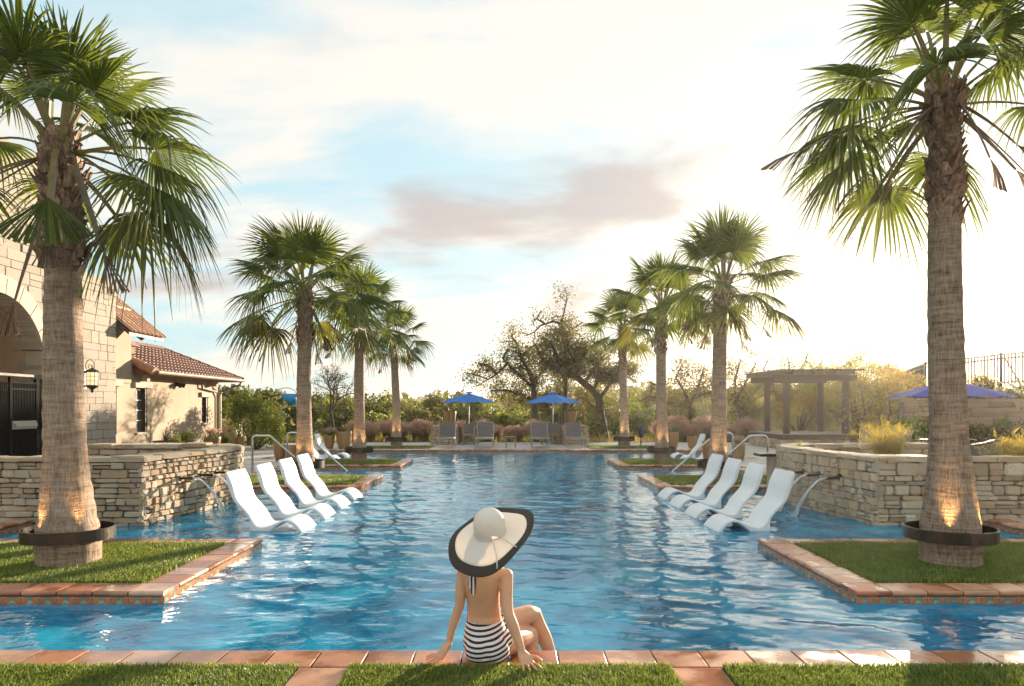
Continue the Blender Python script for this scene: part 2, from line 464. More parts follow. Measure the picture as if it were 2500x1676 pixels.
def skin_mat():
    t = NT('skin'); v = t.coords('Object', (1, 1, 1), False)
    c = t.ramp(t.noise(v, 7.0, 4), [(0.3, (0.62, 0.34, 0.20)), (0.7, (0.69, 0.41, 0.26))])
    c = t.mix(t.m('MULTIPLY', t.noise(v, 24.0, 5, 0.65), 0.5), c, t.mix(1.0, c, (1.02, 0.84, 0.76, 1), 'MULTIPLY'))
    return t.done(t.bsdf(c, 0.42, 0, t.bump(t.noise(v, 160, 4), 0.10, 0.004), Subsurface_Weight=0.12, Subsurface_Radius=(1.0, 0.35, 0.2), Subsurface_Scale=0.01, Specular_IOR_Level=0.4))
def straw_mat(name, col, tr=0.0):
    t = NT(name); v = t.coords('Object', (1, 1, 1), False)
    w = t.n('ShaderNodeTexWave'); w.wave_type = 'RINGS'; w.rings_direction = 'Z'; w.inputs['Scale'].default_value = 55; w.inputs['Distortion'].default_value = 1.5
    t.l(v, w.inputs['Vector'])
    b = t.bsdf(col, 0.75, 0, t.bump(w.outputs['Fac'], 0.25, 0.004))
    if not tr: return t.done(b)
    x = t.n('ShaderNodeBsdfTranslucent'); t.set(x.inputs['Color'], (col[0], col[1] * 0.92, col[2] * 0.8, 1))
    ms = t.n('ShaderNodeMixShader'); ms.inputs[0].default_value = tr; t.l(b, ms.inputs[1]); t.l(x.outputs[0], ms.inputs[2])
    return t.done(ms.outputs[0])

MT = {}
MT['turf'] = turf_mat()
MT['turf_base'] = MAT('turf_backing', [(0.03, 0.05, 0.012), (0.06, 0.09, 0.02)], 30, 0.9)
MT['coping'] = coping_mat()
MT['grout'] = MAT('grout', [(0.20, 0.17, 0.15), (0.30, 0.27, 0.24)], 8, 0.9, rand=False)
MT['fan_tile'] = fan_tile_mat()
MT['pool_plaster'] = MAT('pool_plaster', [(0.10, 0.25, 0.40), (0.14, 0.32, 0.46)], 3, 0.8)
MT['water'] = water_mat()
MT['jet'] = jet_mat()
MT['concrete'] = MAT('deck_concrete', [(0.40, 0.36, 0.32), (0.52, 0.48, 0.43)], 1.3, 0.75, bump=0.15, bscale=40, rand=False)
MT['earth'] = MAT('dry_meadow', [(0.16, 0.14, 0.05), (0.30, 0.25, 0.10), (0.12, 0.14, 0.045)], 0.35, 0.95, bump=0.6, bscale=3, rand=False)
MT['mulch'] = MAT('bark_mulch', [(0.07, 0.04, 0.025), (0.17, 0.10, 0.06)], 12, 0.95, bump=0.8, bscale=30, rand=False)
MT['stone'] = stone_mat('limestone_rubble', [(0.0, (0.48, 0.37, 0.26)), (0.2, (0.70, 0.56, 0.41)), (0.45, (0.78, 0.66, 0.50)), (0.62, (0.56, 0.41, 0.27)), (0.8, (0.74, 0.54, 0.35)), (0.92, (0.62, 0.55, 0.46)), (1.0, (0.42, 0.33, 0.25))], 0.9)
MT['shaded_brown_stone'] = stone_mat('shaded_brown_limestone', [(0.0, (0.30, 0.21, 0.14)), (0.5, (0.42, 0.31, 0.21)), (1.0, (0.36, 0.27, 0.20))], 0.7)  # brown wall stone, darkened so its shade is in the colour
MT['cream_stone'] = stone_mat('cream_limestone_block', [(0.0, (0.38, 0.33, 0.27)), (0.5, (0.45, 0.395, 0.33)), (1.0, (0.41, 0.365, 0.31))], 0.35)
MT['mortar'] = MAT('mortar', [(0.12, 0.095, 0.07), (0.20, 0.16, 0.12)], 12, 0.95, bump=0.4)
MT['cream_mortar'] = MAT('cream_mortar', [(0.27, 0.23, 0.185), (0.34, 0.295, 0.24)], 12, 0.95, bump=0.2)
MT['stucco'] = MAT('stucco', [(0.34, 0.25, 0.17), (0.41, 0.31, 0.215), (0.46, 0.355, 0.255)], 1.6, 0.9, bump=0.35, bscale=60, rand=False, stretch=(1, 1, 0.45), spread=(0.25, 0.7))
MT['stucco_trim'] = MAT('cast_stone_trim', [(0.42, 0.345, 0.265), (0.48, 0.41, 0.325)], 4.0, 0.85, bump=0.15, bscale=60)
MT['roof_tile'] = MAT('clay_roof_tile', [(0.095, 0.036, 0.022), (0.19, 0.075, 0.045), (0.13, 0.055, 0.034)], 5, 0.8, orand=0.3)
MT['tile_end'] = MAT('pale_tile_mortar', [(0.55, 0.42, 0.33), (0.65, 0.52, 0.42)], 9, 0.85)
MT['tile_pale'] = MAT('weathered_clay_tile', [(0.42, 0.22, 0.13), (0.55, 0.33, 0.21)], 6, 0.8, orand=0.2)
MT['wood_dark'] = MAT('dark_stained_wood', [(0.045, 0.026, 0.016), (0.09, 0.052, 0.03)], 5, 0.6, bump=0.3, stretch=(6, 6, 0.7))
MT['pergola'] = MAT('pergola_timber', [(0.045, 0.025, 0.014), (0.085, 0.048, 0.027)], 5, 0.7, bump=0.3, stretch=(5, 5, 0.8))
MT['dark_metal'] = MAT('black_powder_coat', [(0.02, 0.018, 0.016), (0.035, 0.03, 0.027)], 8, 0.4, 0.3)
MT['gate_paint'] = MAT('matt_black_gate_paint', [(0.012, 0.011, 0.010), (0.022, 0.020, 0.018)], 8, 0.8, 0.0, Specular_IOR_Level=0.06)
MT['bronze'] = MAT('bronze_band', [(0.055, 0.042, 0.032), (0.09, 0.07, 0.052)], 5, 0.3, 0.85, rvar=0.08)
MT['steel'] = MAT('brushed_steel', [(0.55, 0.54, 0.52), (0.66, 0.65, 0.63)], 20, 0.22, 1.0)
MT['pale_metal'] = MAT('pale_metal', [(0.36, 0.33, 0.29)], 5, 0.75, 0.1, Specular_IOR_Level=0.15)
MT['gutter'] = MAT('gutter_paint', [(0.22, 0.17, 0.12), (0.26, 0.2, 0.145)], 5, 0.45, 0.2)
MT['lamp_glass'] = MAT('seeded_lamp_glass', [(0.75, 0.6, 0.38), (0.85, 0.7, 0.48)], 14, 0.3, Emission_Color=(1.0, 0.72, 0.38, 1), Emission_Strength=0.35)
MT['glass'] = glass_pane_mat()
MT['white_paint'] = MAT('white_frame_paint', [(0.72, 0.70, 0.66)], 5, 0.5)
MT['lounger'] = MAT('white_rotomoulded_plastic', [(0.78, 0.78, 0.79), (0.82, 0.82, 0.83)], 3, 0.42, bump=0.03, bscale=120)
MT['sling'] = MAT('grey_sling_mesh', [(0.13, 0.115, 0.11), (0.18, 0.16, 0.155)], 90, 0.75, stretch=(1, 1, 4))
MT['slat'] = MAT('weathered_teak', [(0.20, 0.15, 0.11), (0.32, 0.25, 0.19)], 9, 0.75, stretch=(1, 1, 6), orand=0.1)
MT['furn_metal'] = MAT('grey_furniture_metal', [(0.32, 0.30, 0.29)], 5, 0.4, 0.4)
MT['blue_canvas'] = MAT('royal_blue_canvas', [(0.008, 0.14, 0.46), (0.014, 0.18, 0.56)], 3, 0.8)
MT['violet_canvas'] = MAT('violet_blue_canvas', [(0.05, 0.06, 0.27), (0.07, 0.08, 0.34)], 3, 0.8)
MT['pot'] = MAT('bronze_glazed_pot', [(0.24, 0.14, 0.06), (0.44, 0.27, 0.125)], 2.5, 0.38, 0.15, stretch=(3, 3, 0.6), orand=0.12)
MT['pot_dark'] = MAT('dark_glazed_pot', [(0.06, 0.035, 0.022), (0.11, 0.065, 0.04)], 3, 0.4, orand=0.1)
MT['soil'] = MAT('potting_soil', [(0.03, 0.02, 0.014), (0.06, 0.042, 0.03)], 20, 0.95)
MT['trunk'] = trunk_mat()
MT['boot'] = MAT('old_leaf_base', [(0.09, 0.05, 0.032), (0.24, 0.15, 0.10), (0.46, 0.33, 0.225)], 9, 0.9, bump=0.5, stretch=(3, 3, 0.8), orand=0.3)
MT['frond'] = leaf_mat('palm_frond_leaf', (0.06, 0.085, 0.022), (0.165, 0.20, 0.055), 0.40, 0.40, 2.0)
MT['frond_old'] = leaf_mat('yellowing_palm_leaf', (0.09, 0.10, 0.03), (0.20, 0.18, 0.06), 0.38, 0.5, 2.0)
MT['frond_dead'] = leaf_mat('dead_palm_leaf', (0.10, 0.07, 0.055), (0.24, 0.175, 0.13), 0.2, 0.8, 3.0, tcol=(1.2, 1.0, 0.8))
MT['petiole'] = MAT('palm_leaf_stalk', [(0.14, 0.13, 0.045), (0.30, 0.23, 0.10)], 4, 0.55)
MT['petiole_dead'] = MAT('dead_palm_stalk', [(0.16, 0.12, 0.09), (0.28, 0.22, 0.17)], 4, 0.8)
MT['bark'] = MAT('oak_bark', [(0.05, 0.036, 0.026), (0.12, 0.088, 0.065)], 6, 0.95, bump=0.7, bscale=14)
MT['oak_leaf'] = leaf_mat('oak_leaf', (0.06, 0.062, 0.022), (0.17, 0.145, 0.055), 0.42, 0.6, 0.8)
MT['far_leaf'] = leaf_mat('woodland_leaf', (0.06, 0.075, 0.025), (0.19, 0.18, 0.065), 0.45, 0.65, 0.5)
MT['bright_leaf'] = leaf_mat('bright_shrub_leaf', (0.085, 0.12, 0.025), (0.24, 0.25, 0.06), 0.45, 0.5, 1.2)
MT['gold_leaf'] = leaf_mat('sunlit_gold_leaf', (0.15, 0.11, 0.03), (0.34, 0.25, 0.08), 0.5, 0.6, 0.8)  # golden glow of the low sun put into the leaf colour
MT['blade'] = leaf_mat('strappy_leaf', (0.06, 0.09, 0.035), (0.16, 0.19, 0.075), 0.35, 0.5, 3)
MT['grass_gold'] = leaf_mat('golden_grass', (0.22, 0.17, 0.045), (0.42, 0.33, 0.10), 0.5, 0.6, 3)
MT['muhly_base'] = leaf_mat('grass_stem', (0.12, 0.13, 0.05), (0.27, 0.25, 0.10), 0.4, 0.7, 3)
MT['muhly'] = leaf_mat('pink_plume', (0.40, 0.27, 0.20), (0.60, 0.45, 0.34), 0.5, 0.8, 2, tcol=(1.2, 1.0, 0.95))
MT['skin'] = skin_mat()
MT['suit'] = stripe_mat()
MT['ribbon'] = ribbon_mat()
MT['hat'] = straw_mat('white_straw', (0.90, 0.85, 0.79), 0.32)
MT['hat_edge'] = straw_mat('dark_brown_straw', (0.045, 0.030, 0.022))
MT['hair'] = MAT('brown_hair', [(0.05, 0.025, 0.012), (0.10, 0.05, 0.025)], 30, 0.45, stretch=(1, 1, 0.2))
MT['lip'] = MAT('lip', [(0.40, 0.14, 0.12)], 5, 0.4)
MT['eye'] = MAT('eye', [(0.03, 0.02, 0.015)], 5, 0.2)
MT['ac'] = MAT('beige_metal_casing', [(0.42, 0.36, 0.27), (0.48, 0.42, 0.32)], 4, 0.6)
MT['splash_blue'] = MAT('blue_plastic', [(0.0, 0.22, 0.50), (0.005, 0.27, 0.58)], 3, 0.35)
MT['hoop_green'] = MAT('green_plastic', [(0.05, 0.35, 0.16)], 3, 0.4)
MT['red'] = MAT('faded_red_plastic', [(0.45, 0.10, 0.06)], 3, 0.5)
MT['navy'] = MAT('navy_cloth', [(0.03, 0.04, 0.14)], 8, 0.8)
MT['towel'] = MAT('grey_white_cloth', [(0.5, 0.5, 0.55)], 8, 0.8)
# ------------------------------------------------------------------ ground, pool, deck
WATER_Z = -0.10
def sstep(a, b, x):
    t = np.clip((x - a) / (b - a), 0, 1); return t * t * (3 - 2 * t)
def ground_h(x, y):
    x = np.asarray(x, float); y = np.asarray(y, float)
    h = np.full(np.broadcast(x, y).shape, -0.06)
    h = h - 0.35 * sstep(31.5, 38, y) * (1 - sstep(8, 14, x))
    h = h + 2.1 * sstep(12.8, 18.5, x + 0.10 * (y - 24)) * sstep(20.5, 30, y)          # bank on the right
    r = np.hypot(x, y)
    h = h + 9.0 * sstep(150, 520, r) * (0.6 + 0.4 * np.sin(x * 0.011 + 1.3) * np.cos(y * 0.006))
    h = h + 0.12 * np.sin(x * 0.35) * np.cos(y * 0.31) * sstep(32, 60, r)
    return h
def make_ground():
    def axis(lo, hi, near_lo, near_hi, step):
        a = list(np.arange(near_lo, near_hi + 1e-6, step)); s = step; v = near_hi
        while v < hi: s *= 1.22; v += s; a.append(min(v, hi))
        s = step; v = near_lo; b = []
        while v > lo: s *= 1.22; v -= s; b.append(max(v, lo))
        return np.array(b[::-1] + a)
    xs = axis(-900, 900, -16.0, 26.0, 1.0); ys = axis(-250, 1500, -4.0, 46.0, 1.0)
    X, Y = np.meshgrid(xs, ys)
    V = np.stack([X, Y, ground_h(X, Y)], -1).reshape(-1, 3)
    nx = len(xs); F = []
    for j in range(len(ys) - 1):
        for i in range(nx - 1):
            cx, cy = (xs[i] + xs[i+1]) / 2, (ys[j] + ys[j+1]) / 2
            if abs(cx) < 8 and 4.0 < cy < 26.0: continue
            F.append((j*nx+i, j*nx+i+1, (j+1)*nx+i+1, (j+1)*nx+i))
    o = place('ground', np_mesh('ground', V, F, [MT['earth']], True)); o['kind'] = 'structure'
make_ground()

def slabs(name, rects, mat, z0=-0.6, z1=0.0):
    b = MB()
    for x0, x1, y0, y1 in rects: b.box(x0, x1, y0, y1, z0, z1)
    o = b.build(name, mat); o['kind'] = 'structure'; return o
I1, I2, I3 = (6.0, 8.43), (14.0, 16.4), (19.05, 21.5)
XI = 2.82
deck = []
for s in (-1, 1):
    for a, c, y0, y1 in ((6.7, 16, 8.43, 13.7), (5.9, 16, 13.7, 19.3), (5.6, 16, 19.3, 21.5), (7.3, 16, 21.5, 26.3)):
        deck.append((min(s*a, s*c), max(s*a, s*c), y0, y1))
slabs('pool_deck', deck, MT['concrete'], -0.6, -0.002)
slabs('far_deck', [(-16, 16, 26.302, 31.6)], MT['concrete'], -0.4, -0.002)
slabs('front_terrace', [(-9, 9, 2.4, 4.27)], MT['grout'], -0.5, -0.045)
slabs('added_bounce_terrace', [(-30, 30, -40, 2.398)], MT['concrete'], -0.5, -0.004)  # unseen pale paving added behind the camera to bounce fill light
# planting beds
def bed(pts, z):
    o = mesh_obj('planting_bed', [(x, y, z) for x, y in pts], [tuple(range(len(pts)))], MT['mulch']); o['kind'] = 'structure'
bed([(-16, 29.4), (-5.2, 31.7), (5.2, 31.7), (14, 31.7), (14, 33.2), (-16, 35)], 0.0)
bed([(-12.4, 23.4), (-10.8, 23.4), (-10.2, 30), (-9.5, 33), (-12.4, 33)], 0.004)
# joints sawn in the deck
jt = MB()
for s in (-1, 1):
    for y in (15.4, 18.2, 21.1, 24.0): jt.box(min(s*5.95, s*15.9), max(s*5.95, s*15.9), y - 0.006, y + 0.006, -0.02, 0.0015)
    for x in (8.2, 10.9): jt.box(s*x - 0.006, s*x + 0.006, 13.75, 26.2, -0.02, 0.0014)
for x in (-8, -4, 0, 4, 8): jt.box(x - 0.006, x + 0.006, 26.65, 31.5, -0.02, 0.0016)
o = jt.build('deck_joint', MT['grout']); o['kind'] = 'structure'

# basin
b = MB()
b.box(-7.6, 7.6, 4.3, 26.2, -1.5, -1.3)
for s in (-1, 1): b.box(s*5.0 - 2.4, s*5.0 + 2.4, 8.2, 14.2, -1.3, -0.24)       # sun shelf the loungers stand on
o = b.build('pool_basin', MT['pool_plaster']); o['kind'] = 'structure'

def make_water():
    ys = [4.42]
    while ys[-1] < 26.15: ys.append(ys[-1] + 0.0052 * ys[-1])
    ys = np.array(ys); xs = np.linspace(-7.55, 7.55, 380)
    X, Y = np.meshgrid(xs, ys); Z = np.zeros_like(X)
    rg = np.random.RandomState(5)
    for i in range(64):
        lam = 0.11 * (0.75 / 0.11) ** rg.rand()
        th = rg.normal(1.35, 0.75)
        k = 2 * math.pi / lam
        amp = lam * 0.0026 * (0.6 + 0.8 * rg.rand())
        kx, ky = k * math.cos(th), k * math.sin(th)
        ph = rg.rand() * 6.28
        wob = 0.5 * np.sin(0.7 * X * rg.randn() + 0.6 * Y * rg.randn() + rg.rand() * 6.28)
        fade = np.clip(lam / (0.0052 * Y * 2.2), 0, 1)
        Z += amp * np.sin(kx * X + ky * Y + ph + wob) * (0.65 + 0.5 * np.sin(0.45 * X * rg.randn() + 0.3 * Y * rg.randn() + i)) * fade
    V = np.stack([X, Y, WATER_Z + Z], -1).reshape(-1, 3)
    nx = len(xs); i, j = np.meshgrid(np.arange(nx - 1), np.arange(len(ys) - 1))
    a = (j * nx + i).ravel(); F = np.stack([a, a + 1, a + 1 + nx, a + nx], -1)
    o = place('pool_water', np_mesh('pool_water', V, F, [MT['water']], True)); o['kind'] = 'structure'
make_water()

# ---- coping tiles and painted waterline tiles
COP_W, COP_T = 0.30, 0.042
def coping_tile_mesh(L, w=COP_W):
    b = MB()
    prof = [(w, 0.0), (0.022, 0.0), (0.008, -0.005), (0.0, -0.019), (0.006, -0.036), (0.02, -COP_T), (w, -COP_T)]
    h = L / 2
    n = len(prof)
    vs = [(-h, y, z) for y, z in prof] + [(h, y, z) for y, z in prof]
    fs = [tuple(range(n)), tuple(range(2*n - 1, n - 1, -1))] + [(i, n + i, n + (i+1) % n, (i+1) % n) for i in range(n)]
    me = bpy.data.meshes.new('coping_tile'); me.from_pydata(vs, [], fs)
    bm = bmesh.new(); bm.from_mesh(me); bmesh.ops.recalc_face_normals(bm, faces=bm.faces)
    bmesh.ops.bevel(bm, geom=[e for e in bm.edges if abs(abs(e.verts[0].co.x) - h) < 1e-6 and abs(abs(e.verts[1].co.x) - h) < 1e-6], offset=0.004, segments=1, affect='EDGES')
    bm.to_mesh(me); bm.free()
    me.materials.append(MT['coping']); return me
FT = bpy.data.meshes.new('waterline_tile')
_b = MB().box(-0.0725, 0.0725, 0.0, 0.008, -0.147, 0.0)
FT.from_pydata(_b.v, [], _b.f); FT.materials.append(MT['fan_tile'])
RG = random.Random(11)
def coping_run(parent, p0, p1, inward, tiles=True, waterline=True, w=COP_W, z=0.0, tl=0.288):
    """tiles along the water edge p0 -> p1; inward is the land side"""
    p0, p1, inn = Vector((*p0, 0)), Vector((*p1, 0)), Vector((*inward, 0)).normalized()
    d = p1 - p0; L = d.length; d.normalize()
    if d.cross(inn).z < 0: p0, p1, d = p1, p0, -d            # keep x, y, z right handed
    ang = math.atan2(d.y, d.x)
    if tiles:
        n = max(1, round(L / tl)); step = L / n
        me = coping_tile_mesh(step - 0.009, w)
        for i in range(n):
            c = p0 + d * (step * (i + 0.5))
            place('coping_tile', me, None, parent, (c.x, c.y, z + RG.uniform(-0.0012, 0.0012)), (RG.uniform(-0.004, 0.004), RG.uniform(-0.004, 0.004), ang + RG.uniform(-0.003, 0.003)))
    if waterline:
        n = max(1, round(L / 0.147)); step = L / n; q = inn * 0.014
        for i in range(n):
            c = p0 + d * (step * (i + 0.5)) + q
            place('waterline_tile', FT, None, parent, (c.x, c.y, z - COP_T - 0.004), (0, 0, ang), (step / 0.147, 1, 1))
def island(name, label, s, y0, y1, xo, back_edge, left_edge=False):
    t = thing(name, label, 'planter island', (s * (XI + xo) / 2, (y0 + y1) / 2, 0), 0, 'turf islands in the pool')
    off = Vector(t.location)
    x0, x1 = sorted((s * XI, s * xo))
    b = MB().box(x0 + (0.026 if s > 0 else 0), x1 - (0.026 if s < 0 else 0), y0 + 0.026, y1 - 0.026, -1.3, -COP_T - 0.003)
    b.v = [tuple(Vector(v) - off) for v in b.v]
    b.build('island_wall', MT['grout'], t)
    before = set(bpy.data.objects)
    xi = s * XI
    coping_run(t, (min(s*XI, s*xo), y0), (max(s*XI, s*xo), y0), (0, 1))
    coping_run(t, (xi, y0 + COP_W + 0.005), (xi, y1), (s, 0), waterline=False)
    coping_run(t, (xi, y0 + 0.014), (xi, y1), (s, 0), tiles=False)
    coping_run(t, (min(s*(XI + COP_W + 0.006), s*xo), y1), (max(s*(XI + COP_W + 0.006), s*xo), y1), (0, -1), waterline=back_edge)
    for o in set(bpy.data.objects) - before: o.location -= off
    return t
ISL = {}
for s, side in ((-1, 'left'), (1, 'right')):
    bld = 'clubhouse' if s < 0 else 'pergola'
    ISL[(s, 1)] = island('turf_island', 'square turf island edged in clay coping in front of the %s spa wall' % ('sunlit' if s < 0 else 'shaded'), s, *I1, 7.5, True)
    ISL[(s, 2)] = island('turf_island', 'turf island edged in painted tile behind the pool loungers on the %s side' % bld, s, *I2, 5.9, True)
    ISL[(s, 3)] = island('turf_island', 'turf island edged in painted tile beyond the %s side handrails' % bld, s, *I3, 5.6, True)
fe = thing('pool_edge', 'terracotta coping along the pool edge with the sitting woman', 'pool coping', (0, 4.42, 0))
before = set(bpy.data.objects)
coping_run(fe, (-7.5, 4.57), (7.5, 4.57), (0, -1), waterline=True, w=0.305)
for o in set(bpy.data.objects) - before: o.location -= Vector((0, 4.42, 0))
fb = thing('pool_edge', 'clay coping with orange tile band along the far pool end', 'pool coping', (0, 26.1, 0))
before = set(bpy.data.objects)
coping_run(fb, (-7.3, 26.0), (7.3, 26.0), (0, 1))
MB().box(-7.3, 7.3, 26.03, 26.3, -1.3, -COP_T - 0.003).build('bond_beam', MT['grout'], fb)
for o in set(bpy.data.objects) - before: o.location -= Vector((0, 26.1, 0))
for s in (-1, 1):
    nm = 'clubhouse' if s < 0 else 'pergola'
    c = (s * 6.5, 17.0, 0)
    t = thing('pool_edge', 'clay coping around the step bay between the %s side islands' % nm, 'pool coping', c)
    before = set(bpy.data.objects)
    coping_run(t, (s*5.6, 16.41), (s*5.6, 19.04), (s, 0))
    coping_run(t, (s*7.0, 21.51), (s*7.0, 25.98), (s, 0))
    coping_run(t, (s*6.4, 8.44), (s*6.4, 9.9), (s, 0))
    for o in set(bpy.data.objects) - before: o.location -= Vector(c)
# submerged steps under the handrails
o = MB()
for s in (-1, 1):
    for k in range(4): o.box(min(s*(5.62 - 0.3*k), s*(5.32 - 0.3*k)), max(s*(5.62 - 0.3*k), s*(5.32 - 0.3*k)), 16.42, 19.03, -1.3, -0.2 - 0.17*k)
o = o.build('pool_steps', MT['pool_plaster']); o['kind'] = 'structure'
# paving strips between the lawn panels
for s in (-1, 1):
    t = thing('paving_strip', 'single row of clay tiles between turf panels, %s the woman\'s %s hand' % ('beyond', 'left' if s < 0 else 'right'), 'paving', (s * 1.07, 3.2, 0))
    me = rbox_mesh('paving_tile', 0.300, 0.290, 0.04, 0.005); me.materials.append(MT['coping'])
    for k in range(6):
        place('paving_tile', me, None, t, (0, 4.262 - 0.152 - 0.302 * k - 3.2, -0.021 + RG.uniform(-0.001, 0.001)), (0, 0, RG.uniform(-0.004, 0.004)))

# ---- turf: backing sheets + blades
def turf(name, rects, density, h, seed, z=0.0, label='short green artificial turf'):
    rg = np.random.RandomState(seed)
    P = []
    bk = MB()
    for (x0, x1, y0, y1) in rects:
        n = int((x1 - x0) * (y1 - y0) * density)
        P.append(np.stack([rg.uniform(x0, x1, n), rg.uniform(y0, y1, n)], -1))
        bk.box(x0, x1, y0, y1 - (0.03 if y1 < 4.3 else 0), z - 0.06, z - 0.004)
    P = np.concatenate(P); n = len(P)
    az = rg.uniform(0, 2 * np.pi, n); hh = h * rg.uniform(0.6, 1.15, n); w = h * 0.085 * rg.uniform(0.8, 1.4, n)
    lean = hh * rg.uniform(0.1, 0.75, n); la = rg.uniform(0, 2 * np.pi, n)
    # patches of the pile lie the same way
    la = np.where(rg.rand(n) < 0.5, np.sin(P[:, 0] * 3.1 + 1.7 * np.sin(P[:, 1] * 2.3)) * 1.5 + 1.0, la)
    V = np.zeros((n, 5, 3), np.float32)
    cx, sx = np.cos(az) * w, np.sin(az) * w
    V[:, 0, 0] = P[:, 0] - cx; V[:, 0, 1] = P[:, 1] - sx; V[:, 0, 2] = z - 0.006
    V[:, 1, 0] = P[:, 0] + cx; V[:, 1, 1] = P[:, 1] + sx; V[:, 1, 2] = z - 0.006
    mx = P[:, 0] + np.cos(la) * lean * 0.3; my = P[:, 1] + np.sin(la) * lean * 0.3
    V[:, 2, 0] = mx + cx * 0.8; V[:, 2, 1] = my + sx * 0.8; V[:, 2, 2] = z + hh * 0.6
    V[:, 3, 0] = mx - cx * 0.8; V[:, 3, 1] = my - sx * 0.8; V[:, 3, 2] = z + hh * 0.6
    V[:, 4, 0] = P[:, 0] + np.cos(la) * lean; V[:, 4, 1] = P[:, 1] + np.sin(la) * lean; V[:, 4, 2] = z + hh
    base = (np.arange(n) * 5)[:, None]
    T = np.concatenate([base + np.array([[0, 1, 2]]), base + np.array([[0, 2, 3]]), base + np.array([[3, 2, 4]])])
    o = place(name, np_mesh(name, V.reshape(-1, 3), T, [MT['turf']]))
    tag(o, label, 'grass', kind='stuff')
    bo = bk.build('turf_backing', MT['turf_base'], o); bo['kind'] = 'stuff'
    return o
turf('lawn', [(-0.93, 0.93, 2.9, 4.285)], 21000, 0.026, 1, label='clipped green turf panel behind the seated woman')
for s in (-1, 1):
    x0, x1 = sorted((s * 1.225, s * 4.3))
    turf('lawn', [(x0, x1, 2.9, 4.285)], 19000, 0.026, 3 + s, label='clipped green turf panel beyond the clay paving strip on the %s side' % ('clubhouse' if s < 0 else 'pergola'))
    x0, x1 = sorted((s * (XI + COP_W), s * 7.0))
    turf('lawn', [(x0, x1, I1[0] + COP_W, I1[1] - COP_W)], 9000, 0.032, 7 + s, label='green turf around the base of the big %s palm' % ('clubhouse side' if s < 0 else 'pergola side'))
    x0, x1 = sorted((s * (XI + COP_W), s * 5.6))
    turf('lawn', [(x0, x1, I2[0] + COP_W, I2[1] - COP_W)], 2600, 0.045, 17 + s, label='green turf on the island behind the %s side loungers' % ('clubhouse' if s < 0 else 'pergola'))
    x0, x1 = sorted((s * (XI + COP_W), s * 5.3))
    turf('lawn', [(x0, x1, I3[0] + COP_W, I3[1] - COP_W)], 1700, 0.05, 27 + s, label='green turf on the island beyond the %s side handrails' % ('clubhouse' if s < 0 else 'pergola'))
    x0, x1 = sorted((s * 2.9, s * 5.6))
    turf('lawn', [(x0, x1, 26.65, 28.3)], 1300, 0.05, 37 + s, z=0.006, label='green turf patch on the far deck around the %s side end palm' % ('clubhouse' if s < 0 else 'pergola'))
# ------------------------------------------------------------------ rubble walls
STONE_V = [rbox_mesh('stone_variant', 1, 1, 1, 0.05 + 0.045 * (k % 4), 1, 0.075, 100 + k) for k in range(14)]
for m_ in STONE_V: m_.materials.append(MT['stone'])
def rubble(parent, path, z0, z1, rg, off, lmin=0.13, lmax=0.40, hmin=0.055, hmax=0.135, dep=0.12, side=1, cap=True, ratio=1.0, keep=None, mats=STONE_V, nm='stone', batter=0.0, bulge=0.025):
    """individual stones along a polyline path (list of xy), outward = left normal * side"""
    P = [Vector((*p, 0)) for p in path]
    seg = [(P[i+1] - P[i]).length for i in range(len(P) - 1)]; tot = sum(seg)
    def pos(u):
        u = min(max(u, 0), tot - 1e-6)
        for i, L in enumerate(seg):
            if u <= L: break
            u -= L
        d = (P[i+1] - P[i]).normalized()
        return P[i] + d * u, d
    def stone(ua, ub, za, zb, proud=0.0):
        w, h = ub - ua - 0.010, zb - za - 0.010
        if w < 0.03 or h < 0.02: return
        c, d = pos((ua + ub) / 2); nrm = Vector((-d.y, d.x, 0)) * side
        zc = (za + zb) / 2
        if keep and not keep(c, zc): return
        c2 = c + nrm * (-dep / 2 + rg.uniform(-0.012, bulge) + proud - batter * (zc - z0))
        place(nm, rg.choice(mats), None, parent, (c2.x - off.x, c2.y - off.y, zc - off.z), (rg.uniform(-0.03, 0.03), rg.uniform(-0.03, 0.03), math.atan2(d.y, d.x) + rg.uniform(-0.05, 0.05)), (w * rg.uniform(0.99, 1.03), dep, h * rg.uniform(0.98, 1.05)))
    z = z0
    top = z1 - (0.075 if cap else 0)
    while z < top - 0.02:
        h = min(rg.uniform(hmin, hmax), top - z)
        if top - z - h < hmin * 0.8: h = top - z
        u = -rg.uniform(0, lmin)
        while u < tot:
            w = rg.uniform(lmin, lmax) * ratio
            a, b_ = max(u, 0), min(u + w, tot)
            if tot - b_ < lmin * 0.6: b_ = tot; w = tot - u + 0.01
            if h > hmin * 1.7 and rg.random() < 0.30:
                k = rg.uniform(0.4, 0.6); stone(a, b_, z, z + h * k); stone(a, b_, z + h * k, z + h)
            elif w > lmin * 1.8 and rg.random() < 0.2:
                m = (a + b_) / 2; stone(a, m, z, z + h); stone(m, b_, z, z + h)
            else: stone(a, b_, z, z + h)
            u += w
        z += h
    if cap:
        u = 0
        while u < tot:
            w = min(rg.uniform(0.3, 0.6), tot - u)
            if tot - u - w < 0.12: w = tot - u
            stone(u, u + w, top, z1, 0.012); u += w
